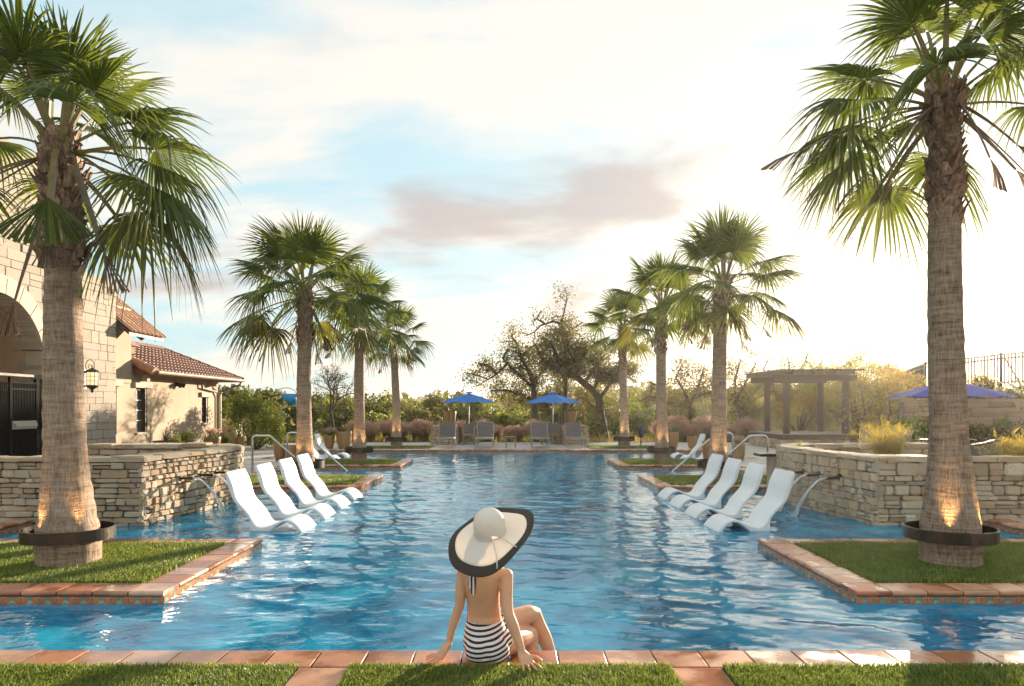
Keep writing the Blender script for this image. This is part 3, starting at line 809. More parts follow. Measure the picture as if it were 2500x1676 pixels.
def wall_core(parent, path, z0, z1, th, off, side=1, mat=None, name='wall_core', inset=0.06):
    b = MB()
    P = [Vector((*p, 0)) for p in path]; n = len(P)
    nr = []
    for i in range(n):
        d = (P[min(i+1, n-1)] - P[max(i-1, 0)]).normalized(); nr.append(Vector((-d.y, d.x, 0)) * side)
    A = [p - q * inset for p, q in zip(P, nr)]; B = [p - q * (inset + th) for p, q in zip(P, nr)]
    vs = []
    for z in (z0, z1):
        vs += [(p.x - off.x, p.y - off.y, z - off.z) for p in A]; vs += [(p.x - off.x, p.y - off.y, z - off.z) for p in B]
    fs = []
    for i in range(n - 1):
        fs += [(i, i+1, 2*n+i+1, 2*n+i), (n+i+1, n+i, 3*n+i, 3*n+i+1), (2*n+i, 2*n+i+1, 3*n+i+1, 3*n+i), (i+1, i, n+i, n+i+1)]
    fs += [(n, 0, 2*n, 3*n), (n-1, 2*n-1, 4*n-1, 3*n-1)]
    b.add(vs, fs)
    return b.build(name, mat or MT['mortar'], parent)
WALL_TOP = 0.83
def arc_pts(c, r, a0, a1, n): return [(c[0] + r * math.cos(R(a0 + (a1 - a0) * i / n)), c[1] + r * math.sin(R(a0 + (a1 - a0) * i / n))) for i in range(n + 1)]
for s in (-1, 1):
    rg = random.Random(40 + s)
    front = [(-7.8, 9.97), (-4.97, 9.97)]
    flank = [(-4.97, 9.97), (-4.86, 10.7), (-4.75, 11.4), (-4.64, 12.1)] + arc_pts((-5.62, 12.55), 1.0, -22, 62, 7)
    back = [(-7.7, 13.45), (-5.15, 13.45)]
    mir = (lambda p: p) if s < 0 else (lambda p: (-p[0], p[1]))
    t = thing('spa_wall', ('curved rubble limestone spa wall glowing in the sun, behind the big palm with the hanging green fan' if s < 0 else 'curved rubble limestone spa wall in shade with golden grass growing behind it'), 'stone wall', (s * 6.2, 11.6, 0))
    off = Vector(t.location)
    sd = -1 if s < 0 else 1
    for path, rr, ln in ((front, (0.13, 0.38), None), (flank, (0.09, 0.22), None)):
        pp = [mir(p) for p in path]
        rubble(t, pp, -0.14, WALL_TOP, rg, off, rr[0], rr[1], 0.055, 0.145, 0.14, side=sd, bulge=0.035)
        wall_core(t, pp, -1.3, WALL_TOP - 0.09, 0.22, off, side=sd)
    pb = [mir(p) for p in back]
    rubble(t, pb, 0.42, WALL_TOP - 0.02, rg, off, 0.2, 0.5, 0.07, 0.13, 0.14, side=sd)
    wall_core(t, pb, -0.5, WALL_TOP - 0.1, 0.25, off, side=sd)
    # broad flagstones lying on top of the wall
    for path in (front, flank, back):
        pp = [Vector((*mir(p), 0)) for p in path]
        for i in range(len(pp) - 1):
            d = pp[i+1] - pp[i]; L = d.length; d.normalize(); nr = Vector((-d.y, d.x, 0)) * sd
            n = max(1, round(L / 0.42))
            for k in range(n):
                c = pp[i] + d * (L * (k + 0.5) / n) - nr * 0.17
                place('flagstone', rg.choice(STONE_V), None, t, (c.x - off.x, c.y - off.y, WALL_TOP - 0.035 + rg.uniform(-0.012, 0.012)), (rg.uniform(-0.03, 0.03), rg.uniform(-0.03, 0.03), math.atan2(d.y, d.x) + rg.uniform(-0.1, 0.1)), (L / n * 1.06, 0.40, 0.075))
    fl = mesh_obj('gravel_fill', [(mir(p)[0] - off.x, p[1] - off.y, 0.44) for p in ((-7.8, 10.2), (-5.1, 10.2), (-4.8, 12.4), (-5.4, 13.3), (-7.8, 13.3))], [(0, 1, 2, 3, 4)], MT['mulch'], t)
    # at most 300 single stones; the smallest ones are joined
    st = sorted([o for o in t.children if o.name.split('.')[0] == 'stone'], key=lambda o: -o.scale.x * o.scale.z)
    jv, jf = [], []
    for o in st[300:]:
        mt = Matrix.LocRotScale(o.location, o.rotation_euler, o.scale); b0 = len(jv)
        jv += [mt @ v.co for v in o.data.vertices]; jf += [tuple(b0 + i for i in p.vertices) for p in o.data.polygons]
        bpy.data.objects.remove(o)
    if jv: mesh_obj('small_stones', jv, jf, MT['stone'], t)['kind'] = 'stuff'
    # bronze spouts and their water
    for k, (wx, wy) in enumerate(((-4.836, 10.83), (-4.754, 11.35), (-4.69, 11.76))):
        base = Vector((wx if s < 0 else -wx, wy, 0.47)); dx = -s
        lab = ('nearest the wall corner', 'in the middle of the three', 'nearest the rounded wall end')[k]
        sp = thing('water_spout', 'bronze scupper spout on the %s spa wall, %s' % ('sunlit' if s < 0 else 'shaded', lab), 'spout', base, 0, 'scupper spouts on the spa walls')
        fb_ = MB(); fb_.tube([(-0.05 * dx, 0, 0), (0.02 * dx, 0, 0)], [0.062, 0.055], 14); fb_.build('flange', MT['bronze'], sp)
        hp = MB(); prof = [(0.038 * math.cos(R(a)), 0.038 * math.sin(R(a))) for a in range(180, 361, 20)] + [(0.028 * math.cos(R(a)), 0.028 * math.sin(R(a))) for a in range(360, 179, -20)]
        hp.prism([(u, w) for u, w in prof], (0.0, 0, 0.012), (0, 1, 0), (0, 0, 1), (0.19 * dx, 0, -0.01)); hp.build('channel', MT['bronze'], sp)
        rg2 = random.Random(k * 7 + s)
        reach = (0.52, 0.46, 0.10)[k]
        if k < 2:
            jt_ = MB()
            for q in range(6):
                pts = []; rr = []
                oy = (q - 2.5) * 0.008; ox = rg2.uniform(-0.03, 0.03); ph = rg2.uniform(0, 6)
                for i in range(25):
                    f = i / 24
                    pts.append(base + Vector((dx * (0.17 + (reach + ox * f * 2) * f), oy * (1 + 0.7 * f) + 0.004 * math.sin(f * 14 + ph), -0.006 - 0.57 * f * f * (1 + 0.012 * q))))
                    rr.append((0.0095 - 0.003 * f) * (0.75 + 0.4 * math.sin(f * 23 + ph * 2)) * rg2.uniform(0.75, 1.2))
                jt_.tube(pts, rr, 6)
            land = base + Vector((dx * (0.17 + reach), 0, -0.57))
            for q in range(70):      # drops and foam where it lands
                a = rg2.uniform(0, 6.28); rd = abs(rg2.gauss(0, 0.085)); r_ = rg2.uniform(0.003, 0.010)
                c = land + Vector((rd * math.cos(a), rd * math.sin(a), rg2.random() ** 2 * 0.07 * max(0, 1 - rd / 0.2) + 0.004))
                jt_.add([c + Vector(p) * r_ for p in ((1, 0, 0), (-1, 0, 0), (0, 1, 0), (0, -1, 0), (0, 0, 1), (0, 0, -1))], [(0, 2, 4), (2, 1, 4), (1, 3, 4), (3, 0, 4), (2, 0, 5), (1, 2, 5), (3, 1, 5), (0, 3, 5)])
            j = jt_.build('water_jet', MT['jet'], None, True)
            tag(j, 'clear water arcing from the spout %s of the %s spa wall' % (('nearest the corner', 'in the middle')[k], 'sunlit' if s < 0 else 'shaded'), 'water jet')

# ------------------------------------------------------------------ clubhouse on the left
BLK = [rbox_mesh('block_variant', 1, 1, 1, 0.03 + 0.012 * (k % 3), 1, 0.012, 300 + k) for k in range(8)]
for m_ in BLK: m_.materials.append(MT['cream_stone'])
TX = -12.0
ARC_Y, ARC_Z, ARC_R = 17.28, 2.46, 1.75
tower_root = thing('clubhouse_tower', 'cream limestone block tower with a big arched gateway', 'building', (TX - 1.5, 20.0, 0))
TO = Vector(tower_root.location)
def tower_top(y): return 7.9 if y < 19.55 else 5.32
b = MB()
ys = list(np.linspace(13.5, 22.46, 61))
for i in range(60):
    y0, y1 = ys[i], ys[i+1]; ym = (y0 + y1) / 2
    lo = -0.1
    if abs(ym - ARC_Y) < ARC_R: lo = ARC_Z + math.sqrt(ARC_R**2 - (ym - ARC_Y)**2)
    b.box(TX - 0.7, TX - 0.02, y0, y1, lo, tower_top(ym))
b.box(TX - 5, TX - 0.02, 22.40, 22.46, -0.1, 5.31)
b.box(TX - 5, TX - 4.9, 13.5, 22.4, -0.1, 7.8)
b.box(TX - 4.9, TX - 0.7, 19.50, 19.56, 5.0, 7.9)
b.v = [tuple(Vector(v) - TO) for v in b.v]
b.build('tower_wall', MT['cream_mortar'], tower_root)
rg = random.Random(77)
z = 0.25
def blk(y0, y1, z0, z1):
    ym, zm = (y0 + y1) / 2, (z0 + z1) / 2
    w, h = y1 - y0 - 0.014, z1 - z0 - 0.014
    if w < 0.04 or h < 0.04: return
    if math.hypot(ym - ARC_Y, max(zm - ARC_Z, 0)) < ARC_R + 0.46 and ym < ARC_Y + ARC_R + 0.46 and (zm > ARC_Z - 0.3): return
    if ym - ARC_Y < ARC_R and zm < ARC_Z: return
    if 17.5 < ym < 18.12 and 5.4 < zm < 6.35: return
    if z1 > tower_top(ym) + 0.02: return
    place('stone_block', rg.choice(BLK), None, tower_root, (TX - 0.045 + rg.uniform(-0.006, 0.008) - TO.x, ym - TO.y, zm), (0, 0, rg.uniform(-0.006, 0.006)), (0.10, w, h))
while z < 7.85:
    h = rg.choice((0.2, 0.27, 0.32, 0.36))
    y = 17.25 + rg.uniform(-0.3, 0.0)
    end = 22.46 if z + h <= 5.33 else 19.55
    if end > 20 and z + h > 5.2: h = 5.32 - z
    while y < end - 0.05:
        w = rg.uniform(0.28, 0.72)
        if end - y - w < 0.16: w = end - y
        if h > 0.3 and rg.random() < 0.35: blk(y, y + w, z, z + h / 2); blk(y, y + w, z + h / 2, z + h)
        else: blk(y, y + w, z, z + h)
        y += w
    z += h
# arch ring, soffit, recess
for i in range(11):
    a0, a1 = 180 / 11 * i + 0.4, 180 / 11 * (i + 1) - 0.4
    poly = [(ARC_R * math.cos(R(a)), ARC_R * math.sin(R(a))) for a in np.linspace(a0, a1, 5)] + [((ARC_R + 0.44) * math.cos(R(a)), (ARC_R + 0.44) * math.sin(R(a))) for a in np.linspace(a1, a0, 5)]
    MB().prism(poly, Vector((TX - 0.5, ARC_Y, ARC_Z)) - TO, (0, 1, 0), (0, 0, 1), (0.515, 0, 0)).build('arch_stone', MT['stucco_trim'], tower_root)
for sgn in (-1, 1):
    y0, y1 = sorted((ARC_Y + sgn * (ARC_R - 0.002), ARC_Y + sgn * (ARC_R + 0.42)))
    for k in range(3):
        MB().box(TX - 0.5 - TO.x, TX + 0.008 - TO.x, y0 - TO.y, y1 - TO.y, 0.05 + 0.8 * k, 0.84 + 0.8 * k).build('jamb_stone', MT['stucco_trim'], tower_root)
    MB().box(TX - 0.55 - TO.x, TX + 0.03 - TO.x, y0 - 0.03 - TO.y, y1 + 0.03 - TO.y, ARC_Z - 0.13, ARC_Z + 0.0).build('impost', MT['stucco_trim'], tower_root)
sf = MB(); vs = []; N_ = 24
for i in range(N_ + 1):
    a = R(180 * i / N_)
    for xx in (TX - 0.52, TX - 2.2): vs.append((xx - TO.x, ARC_Y + (ARC_R + 0.012) * math.cos(a) - TO.y, ARC_Z + (ARC_R + 0.012) * math.sin(a)))
sf.add(vs, [(2*i, 2*i+2, 2*i+3, 2*i+1) for i in range(N_)])
sf.build('arch_soffit', MT['stucco'], tower_root, True)
rc = MB()
for sgn in (-1, 1):
    y0, y1 = sorted((ARC_Y + sgn * (ARC_R + 0.012), ARC_Y + sgn * (ARC_R + 0.2)))
    rc.box(TX - 2.2 - TO.x, TX - 0.72 - TO.x, y0 - TO.y, y1 - TO.y, -0.1, ARC_Z + 0.05)
rc.build('passage_wall', MT['stucco'], tower_root)
MB().box(TX - 2.35 - TO.x, TX - 2.21 - TO.x, 15.2 - TO.y, 19.4 - TO.y, -0.1, 4.8).build('passage_end', MT['stucco'], tower_root)
dr = MB().box(TX - 2.2 - TO.x, TX - 2.1 - TO.x, 16.0 - TO.y, 18.25 - TO.y, 0.0, 3.7).build('door', MT['wood_dark'], tower_root)
for k in range(7): MB().box(TX - 2.1 - TO.x, TX - 2.07 - TO.x, 16.03 + 0.32 * k - TO.y, 16.32 + 0.32 * k - TO.y, 0.05, 3.6).build('plank', MT['wood_dark'], dr)
MB().box(TX - 2.1 - TO.x, TX - 1.98 - TO.x, 18.26 - TO.y, 18.46 - TO.y, 0.0, 3.9).build('door_post', MAT('brown_post', [(0.16, 0.08, 0.04), (0.22, 0.12, 0.06)], 4, 0.6), tower_root)
nb = MB().box(TX - 0.35 - TO.x, TX - 0.3 - TO.x, 17.5 - TO.y, 18.12 - TO.y, 5.4, 6.35).build('niche', MT['stucco'], tower_root)
for y_ in (17.49, 18.1): MB().box(TX - 0.3 - TO.x, TX - 0.02 - TO.x, y_ - TO.y, y_ + 0.02 - TO.y, 5.4, 6.35).build('niche_side', MT['stucco_trim'], tower_root)
# gate
gate = thing('metal_gate', 'dark metal gate with close pickets and a push bar in the arch', 'gate', (TX + 0.05, 18.0, 0))
GO = Vector(gate.location)
g = MB()
for y_, w in ((16.2, 0.07), (17.62, 0.06), (18.62, 0.12), (18.9, 0.09), (19.32, 0.10)): g.box(-0.03, 0.03, y_ - w/2 - GO.y, y_ + w/2 - GO.y, 0.02, 2.24)
g.build('gate_frame', MT['gate_paint'], gate)
MB().box(-0.05, 0.06, 15.9 - GO.y, 18.42 - GO.y, 2.25, 2.31).build('top_rail', MT['pale_metal'], gate)
MB().box(-0.04, 0.04, 18.44 - GO.y, 19.38 - GO.y, 2.22, 2.31).build('side_rail', MT['gate_paint'], gate)
for z_ in (1.92, 2.08, 0.12, 0.98): MB().box(-0.02, 0.02, 17.65 - GO.y, 18.56 - GO.y, z_, z_ + 0.045).build('cross_rail', MT['gate_paint'], gate)
for k in range(15): MB().box(-0.012, 0.012, 17.69 + 0.058 * k - GO.y, 17.71 + 0.058 * k - GO.y, 0.15, 2.1).build('picket', MT['gate_paint'], gate)
for k in range(20): MB().box(-0.012, 0.012, 16.3 + 0.066 * k - GO.y, 16.32 + 0.066 * k - GO.y, 0.15, 2.1).build('picket', MT['gate_paint'], gate)
MB().box(-0.05, -0.035, 16.2 - GO.y, 18.58 - GO.y, 0.05, 1.9).build('backing_sheet', MT['gate_paint'], gate)
pb_ = MB(); pb_.box(0.04, 0.10, 17.7 - GO.y, 18.5 - GO.y, 1.03, 1.11); pb_.box(0.02, 0.05, 17.66 - GO.y, 18.54 - GO.y, 0.97, 1.17); pb_.build('push_bar', MT['pale_metal'], gate)
MB().box(-0.05, -0.035, 18.56 - GO.y, 19.36 - GO.y, 0.05, 2.2).build('backing_sheet', MT['gate_paint'], gate)
for k in range(11): MB().box(-0.02, 0.02, 18.71 + 0.05 * k - GO.y, 18.73 + 0.05 * k - GO.y, 0.1, 2.18).build('picket', MT['gate_paint'], gate)
# wall lantern
LN = Vector((TX + 0.02, 20.75, 2.35))
lan = thing('wall_lantern', 'black iron lantern with caged amber glass on the limestone tower', 'lantern', LN)
MB().box(0, 0.03, -0.06, 0.06, -0.34, 0.22).build('back_plate', MT['dark_metal'], lan)
q = MB(); q.tube([(0.03, 0, -0.26), (0.22, 0, -0.26)], 0.014, 6); q.tube([(0.03, 0, 0.12), (0.20, 0, 0.12)], 0.014, 6)
sc_pts = [(0.04 + 0.12 * (1 - math.cos(R(a))) , 0, 0.32 + 0.17 * math.sin(R(a))) for a in range(-40, 241, 20)]
q.tube(sc_pts, 0.010, 6)
q.tube([(0.16 + 0.05 * math.cos(R(a)), 0, 0.30 + 0.05 * math.sin(R(a))) for a in range(0, 300, 30)], 0.009, 6)
q.build('bracket', MT['dark_metal'], lan)
q = MB(); q.lathe([(0.0, 0.34), (0.02, 0.31), (0.012, 0.27), (0.05, 0.235), (0.16, 0.19), (0.175, 0.155), (0.165, 0.135)], 16, (0.22, 0, 0)); q.build('cap', MT['dark_metal'], lan)
q = MB(); q.lathe([(0.165, -0.225), (0.17, -0.255), (0.12, -0.30), (0.05, -0.34), (0.03, -0.37), (0.045, -0.40), (0.0, -0.45)], 16, (0.22, 0, 0)); q.build('base', MT['dark_metal'], lan)
q = MB(); q.lathe([(0.13, -0.225), (0.135, -0.05), (0.13, 0.14)], 16, (0.22, 0, 0)); q.build('glass', MT['lamp_glass'], lan, True)
q = MB()
for k in range(8):
    a = R(45 * k + 10); q.tube([(0.22 + 0.148 * math.cos(a), 0.148 * math.sin(a), -0.23), (0.22 + 0.148 * math.cos(a), 0.148 * math.sin(a), 0.14)], 0.007, 5)
for z_ in (-0.11, 0.02): q.tube([(0.22 + 0.15 * math.cos(R(a)), 0.15 * math.sin(R(a)), z_) for a in range(0, 361, 30)], 0.006, 5)
q.build('cage', MT['dark_metal'], lan)

# ---- stucco wing
WX = -12.6
wing = thing('clubhouse_wing', 'tan stucco wing with a brown barrel tile roof and tall windows', 'building', (-14.3, 28.0, 0))
WO = Vector(wing.location)
def wb(name, x0, x1, y0, y1, z0, z1, mat, parent=None): return MB().box(x0 - WO.x, x1 - WO.x, y0 - WO.y, y1 - WO.y, z0, z1).build(name, mat, parent or wing)
wins = [(23.05, 23.62, 0.65, 2.16), (24.85, 25.62, 0.65, 2.14), (30.15, 30.75, 0.86, 1.90)]
b = MB()
edges = [22.5] + [e for w in wins for e in w[:2]] + [31.8]
for i in range(len(edges) - 1):
    y0, y1 = edges[i], edges[i+1]
    w = next((w for w in wins if abs(w[0] - y0) < 1e-6), None)
    if w: b.box(WX - 0.3, WX, y0, y1, -0.1, w[2]); b.box(WX - 0.3, WX, y0, y1, w[3], 2.95)
    else: b.box(WX - 0.3, WX, y0, y1, -0.1, 2.95)
b.box(-16.7, WX - 0.3, 31.5, 31.8, -0.1, 2.95)
b.v = [tuple(Vector(v) - WO) for v in b.v]; b.build('wall', MT['stucco'], wing)
wb('upper_wall', -16.5, WX + 0.06, 22.47, 24.42, 2.3, 4.75, MT['stucco'])
wb('plinth', WX, WX + 0.05, 22.5, 31.8, -0.05, 0.22, MT['stucco_trim'])
for y0, y1, z0, z1 in wins:
    f = MB(); cy = (y0 + y1) / 2
    f.box(WX - 0.22, WX - 0.12, y0, y0 + 0.05, z0, z1); f.box(WX - 0.22, WX - 0.02, y1 - 0.10, y1, z0, z1); f.box(WX - 0.22, WX - 0.12, y0 + 0.05, y1 - 0.1, z1 - 0.05, z1); f.box(WX - 0.22, WX - 0.12, y0 + 0.05, y1 - 0.1, z0, z0 + 0.05)
    f.v = [tuple(Vector(v) - WO) for v in f.v]; fo = f.build('window', MT['wood_dark'], wing)
    yi0, yi1 = y0 + 0.05, y1 - 0.1; nr_ = 4 if z1 - z0 > 1.2 else 3
    for r_ in range(nr_):
        for c_ in range(2):
            MB().box(WX - 0.19 - WO.x, WX - 0.175 - WO.x, yi0 + (yi1 - yi0) / 2 * c_ - WO.y, yi0 + (yi1 - yi0) / 2 * (c_ + 1) - WO.y, z0 + 0.05 + (z1 - z0 - 0.1) / nr_ * r_, z0 + 0.05 + (z1 - z0 - 0.1) / nr_ * (r_ + 1)).build('pane', MT['glass'], fo)
    mu = MB(); mu.box(WX - 0.174, WX - 0.16, (yi0 + yi1) / 2 - 0.012, (yi0 + yi1) / 2 + 0.012, z0 + 0.05, z1 - 0.05)
    for r_ in range(1, nr_): zz = z0 + 0.05 + (z1 - z0 - 0.1) / nr_ * r_; mu.box(WX - 0.172, WX - 0.15, yi0, yi1, zz - 0.014, zz + 0.014)
    mu.v = [tuple(Vector(v) - WO) for v in mu.v]; mu.build('muntin', MT['white_paint'], fo)
    lin = MB().box(WX - 0.05 - WO.x, WX + 0.10 - WO.x, y0 - 0.22 - WO.y, y1 + 0.22 - WO.y, z1 + 0.02, z1 + 0.21).build('lintel', MT['stucco_trim'], wing, auto=0.012)
    MB().box(WX - 0.1 - WO.x, WX + 0.06 - WO.x, y0 - 0.05 - WO.y, y1 + 0.05 - WO.y, z0 - 0.08, z0 - 0.004).build('sill', MT['stucco_trim'], fo)
# roof slabs
SL = 0.48
EX, EZ = -11.9, 2.70
RX, RZ = -14.3, 2.70 + SL * 2.4
y_n, y_f = 24.62, 32.65
rf = MB()
def P3(x, y, z): return (x - WO.x, y - WO.y, z)
rf.add([P3(EX, y_n, EZ), P3(EX, y_f, EZ), P3(RX, y_f - 2.4, RZ), P3(RX, y_n, RZ), P3(EX - 4.8, y_f, EZ), P3(EX - 4.8, y_n, EZ),
        P3(EX, y_n, EZ - 0.1), P3(EX, y_f, EZ - 0.1), P3(EX - 4.8, y_f, EZ - 0.1), P3(EX - 4.8, y_n, EZ - 0.1)],
       [(0, 1, 2, 3), (1, 4, 2), (2, 4, 5, 3), (6, 9, 8, 7), (0, 6, 7, 1), (1, 7, 8, 4), (5, 9, 6, 0), (0, 3, 5)])
roof = rf.build('roof', MT['roof_tile'], wing)
bt = MB(); n_ = 7; rows = 10
prof = [(math.cos(R(a)), math.sin(R(a))) for a in np.linspace(0, 180, n_)]
vs = []
for (sc_, xx) in ((1.0, 0.0), (0.80, 1.0)):
    for cx, cz in prof: vs.append((xx, cx * sc_, cz * sc_))
for (sc_, xx) in ((0.74, 0.0), (0.60, 1.0)):
    for cx, cz in prof: vs.append((xx, cx * sc_, cz * sc_))
fs = [(i, i+1, n_+i+1, n_+i) for i in range(n_-1)] + [(2*n_+i+1, 2*n_+i, 3*n_+i, 3*n_+i+1) for i in range(n_-1)] + [(2*n_+i, 2*n_+i+1, i+1, i) for i in range(n_-1)]
bt.add(vs, fs)
TILE = bpy.data.meshes.new('barrel_tile'); TILE.from_pydata(bt.v, [], bt.f); TILE.materials.append(MT['roof_tile']); TILE.materials.append(MT['tile_end'])
TILE.polygons.foreach_set('material_index', [0] * (2 * (n_ - 1)) + [1] * (n_ - 1))
TILE.polygons.foreach_set('use_smooth', [True] * len(TILE.polygons))
slope_a = math.atan(SL); slope_len = 2.4 / math.cos(slope_a)
rowL = slope_len / 9; pitch = 0.272
q1 = Matrix(((-math.cos(slope_a), 0, math.sin(slope_a)), (0, -1, 0), (math.sin(slope_a), 0, math.cos(slope_a)))).to_quaternion()
ncol = int((y_f - y_n - 0.1) / pitch)
for c_ in range(ncol):
    yc = y_n + 0.14 + pitch * c_
    for r_ in range(9):
        u = r_ * rowL
        run = u * math.cos(slope_a)
        if yc > y_f - run - 0.15: continue
        x = EX + 0.05 - run; z_ = EZ - 0.012 + run * SL
        place('roof_tile', TILE, None, roof, P3(x, yc + RG.uniform(-0.008, 0.008), z_ + 0.01), q1, (rowL * 1.12, 0.105, 0.10))
# hip and rake tiles
def ridge_tiles(p0, p1, nm, r=0.13, mat=MT['tile_pale'], parent=None):
    p0, p1 = Vector(p0), Vector(p1); L = (p1 - p0).length; n = max(1, int(L / 0.38)); d = (p1 - p0) / n
    for k in range(n):
        b_ = MB(); b_.tube([p0 + d * k - d * 0.06, p0 + d * (k + 1)], [r * 1.05, r * 0.85], 10)
        b_.build(nm, mat, parent)
ridge_tiles(P3(EX + 0.05, y_f, EZ + 0.03), P3(RX, y_f - 2.4, RZ + 0.05), 'hip_tile', 0.10, MT['roof_tile'], roof)
ridge_tiles(P3(RX, y_f - 2.4, RZ + 0.05), P3(RX, y_n, RZ + 0.05), 'ridge_tile', 0.11, MT['roof_tile'], roof)
ridge_tiles(P3(EX + 0.02, y_n, EZ + 0.02), P3(-12.95, y_n, EZ + 0.02 + SL * 1.05), 'rake_tile', 0.14, MT['tile_pale'], roof)
# chimney cowl and vent pipe
ch = MB(); ch.box(-13.35, -13.05, 25.35, 25.65, 3.05, 3.62); ch.box(-13.45, -12.95, 25.25, 25.75, 3.62, 3.68); ch.box(-13.38, -13.02, 25.32, 25.68, 3.68, 3.80); ch.v = [tuple(Vector(v) - WO) for v in ch.v]; ch.build('vent_cowl', MT['roof_tile'], roof)
ch = MB(); ch.tube([P3(-12.7, 27.1, 3.0), P3(-12.7, 27.1, 3.42)], 0.03, 8); ch.build('vent_pipe', MT['pale_metal'], roof)
gu = MB(); gu.tube([P3(EX + 0.09, y_n + 0.1, EZ - 0.03), P3(EX + 0.09, y_f + 0.06, EZ - 0.03)], 0.062, 8); gu.build('gutter', MT['gutter'], wing)
gu = MB(); gu.tube([P3(EX + 0.05, y_f - 0.15, EZ - 0.06), P3(EX + 0.0, y_f - 0.18, EZ - 0.22), P3(WX + 0.10, 31.9, EZ - 0.52), P3(WX + 0.08, 31.86, EZ - 0.7), P3(WX + 0.08, 31.86, 0.05)], 0.042, 8)
gu.tube([P3(WX + 0.10, 29.9, EZ - 0.22), P3(WX + 0.10, 29.95, EZ - 0.42), P3(WX + 0.10, 31.45, EZ - 0.55), P3(WX + 0.09, 31.66, EZ - 0.75), P3(WX + 0.09, 31.66, 0.05)], 0.042, 8)
gu.build('downspout', MT['gutter'], wing)
fl_ = MB(); fl_.box(WX, WX + 0.05, 27.75, 27.95, 2.3, 2.45)
fl_.v = [tuple(Vector(v) - WO) for v in fl_.v]
for dy in (-0.13, 0.13): fl_.tube([P3(WX + 0.05, 27.85 + dy * 0.6, 2.38), P3(WX + 0.24, 27.85 + dy * 1.4, 2.30)], [0.05, 0.085], 10)
fl_.build('flood_light', MT['dark_metal'], wing)
# corbels under the eave
for y_ in (25.1, 31.0): wb('corbel', WX, WX + 0.30, y_ - 0.09, y_ + 0.09, 2.38, 2.6, MT['stucco_trim'])
# upper tiled roof over the tall block behind the tower
up = MB()
A = [(-11.62, 3.80), (-14.0, 5.75)]
up.add([P3(A[0][0], 22.5, A[0][1]), P3(A[0][0], 24.75, A[0][1]), P3(A[1][0], 24.75, A[1][1]), P3(A[1][0], 22.5, A[1][1]),
        P3(A[0][0], 22.5, A[0][1] - 0.09), P3(A[0][0], 24.75, A[0][1] - 0.09), P3(A[1][0], 24.75, A[1][1] - 0.09), P3(A[1][0], 22.5, A[1][1] - 0.09)],
       [(0, 1, 2, 3), (7, 6, 5, 4), (0, 4, 5, 1), (1, 5, 6, 2), (3, 2, 6, 7), (0, 3, 7, 4)])
upo = up.build('upper_roof', MT['wood_dark'], wing)
sl2 = Vector((A[1][0] - A[0][0], 0, A[1][1] - A[0][1])); L2 = sl2.length; sl2.normalize()
a2 = math.atan2(sl2.z, -sl2.x)
q2 = Matrix(((-math.cos(a2), 0, math.sin(a2)), (0, -1, 0), (math.sin(a2), 0, math.cos(a2)))).to_quaternion()
TILE2 = TILE.copy(); TILE2.materials.clear(); TILE2.materials.append(MT['tile_pale']); TILE2.materials.append(MT['tile_pale'])
for c_ in range(13):
    for r_ in range(7):
        p = Vector((A[0][0] + 0.05, 24.68 - 0.285 * c_, A[0][1] + 0.02)) + sl2 * (L2 / 7 * r_)
        if c_ > 7: continue
        place('roof_tile', TILE2, None, upo, P3(*p), q2, (L2 / 7 * 1.12, 0.10, 0.095))
bm_ = MB(); bm_.beam(P3(-11.75, 23.6, 3.68), P3(-13.4, 23.6, 4.98), 0.09, 0.12); bm_.build('rafter', MT['wood_dark'], wing)
# condensers
for k, (x_, y_) in enumerate(((-12.75, 33.6), (-12.9, 36.4))):
    t = thing('condenser_unit', ('beige air conditioner beside the stucco wing downspout', 'beige air conditioner half hidden behind the yellow green shrub')[k], 'air conditioner', (x_, y_, 0.0))
    MB().box(-0.42, 0.42, -0.4, 0.4, 0.05, 0.92).build('casing', MT['ac'], t, auto=0.02)
    MB().box(-0.44, 0.44, -0.42, 0.42, 0.93, 0.97).build('lid', MT['white_paint'], t)
    for z_ in np.arange(0.14, 0.88, 0.075): MB().box(-0.38, 0.38, -0.425, -0.402, z_, z_ + 0.03).build('louvre', MT['gutter'], t)
# ------------------------------------------------------------------ palms
BOOT = []
for k in range(4):
    rg = random.Random(500 + k); b = MB(); pts = []; L = 0.17
    vs = []; secs = [(0.0, 0.075, 0.02), (0.4, 0.066, 0.018), (0.75, 0.042, 0.016), (1.0, 0.03, 0.010)]
    for f, w, th in secs:
        bend = 0.05 * f * f + 0.015
        sk = rg.uniform(-0.02, 0.02) * f
        z = L * f * rg.uniform(0.9, 1.1)
        for a, c in ((-1, -1), (0, -1.5), (1, -1), (1, 1), (0, 0.5), (-1, 1)):
            vs.append((a * w * rg.uniform(0.85, 1.1) + sk, bend + c * th / 2 + rg.uniform(-0.004, 0.004), z + rg.uniform(-0.01, 0.01)))
    fs = []
    for i in range(len(secs) - 1):
        for j in range(6): fs.append((i*6+j, i*6+(j+1) % 6, (i+1)*6+(j+1) % 6, (i+1)*6+j))
    fs.append(tuple(range(len(secs)*6 - 6, len(secs)*6)))
    me = bpy.data.meshes.new('leaf_base_variant'); me.from_pydata(vs, [], fs); me.materials.append(MT['boot']); BOOT.append(me)

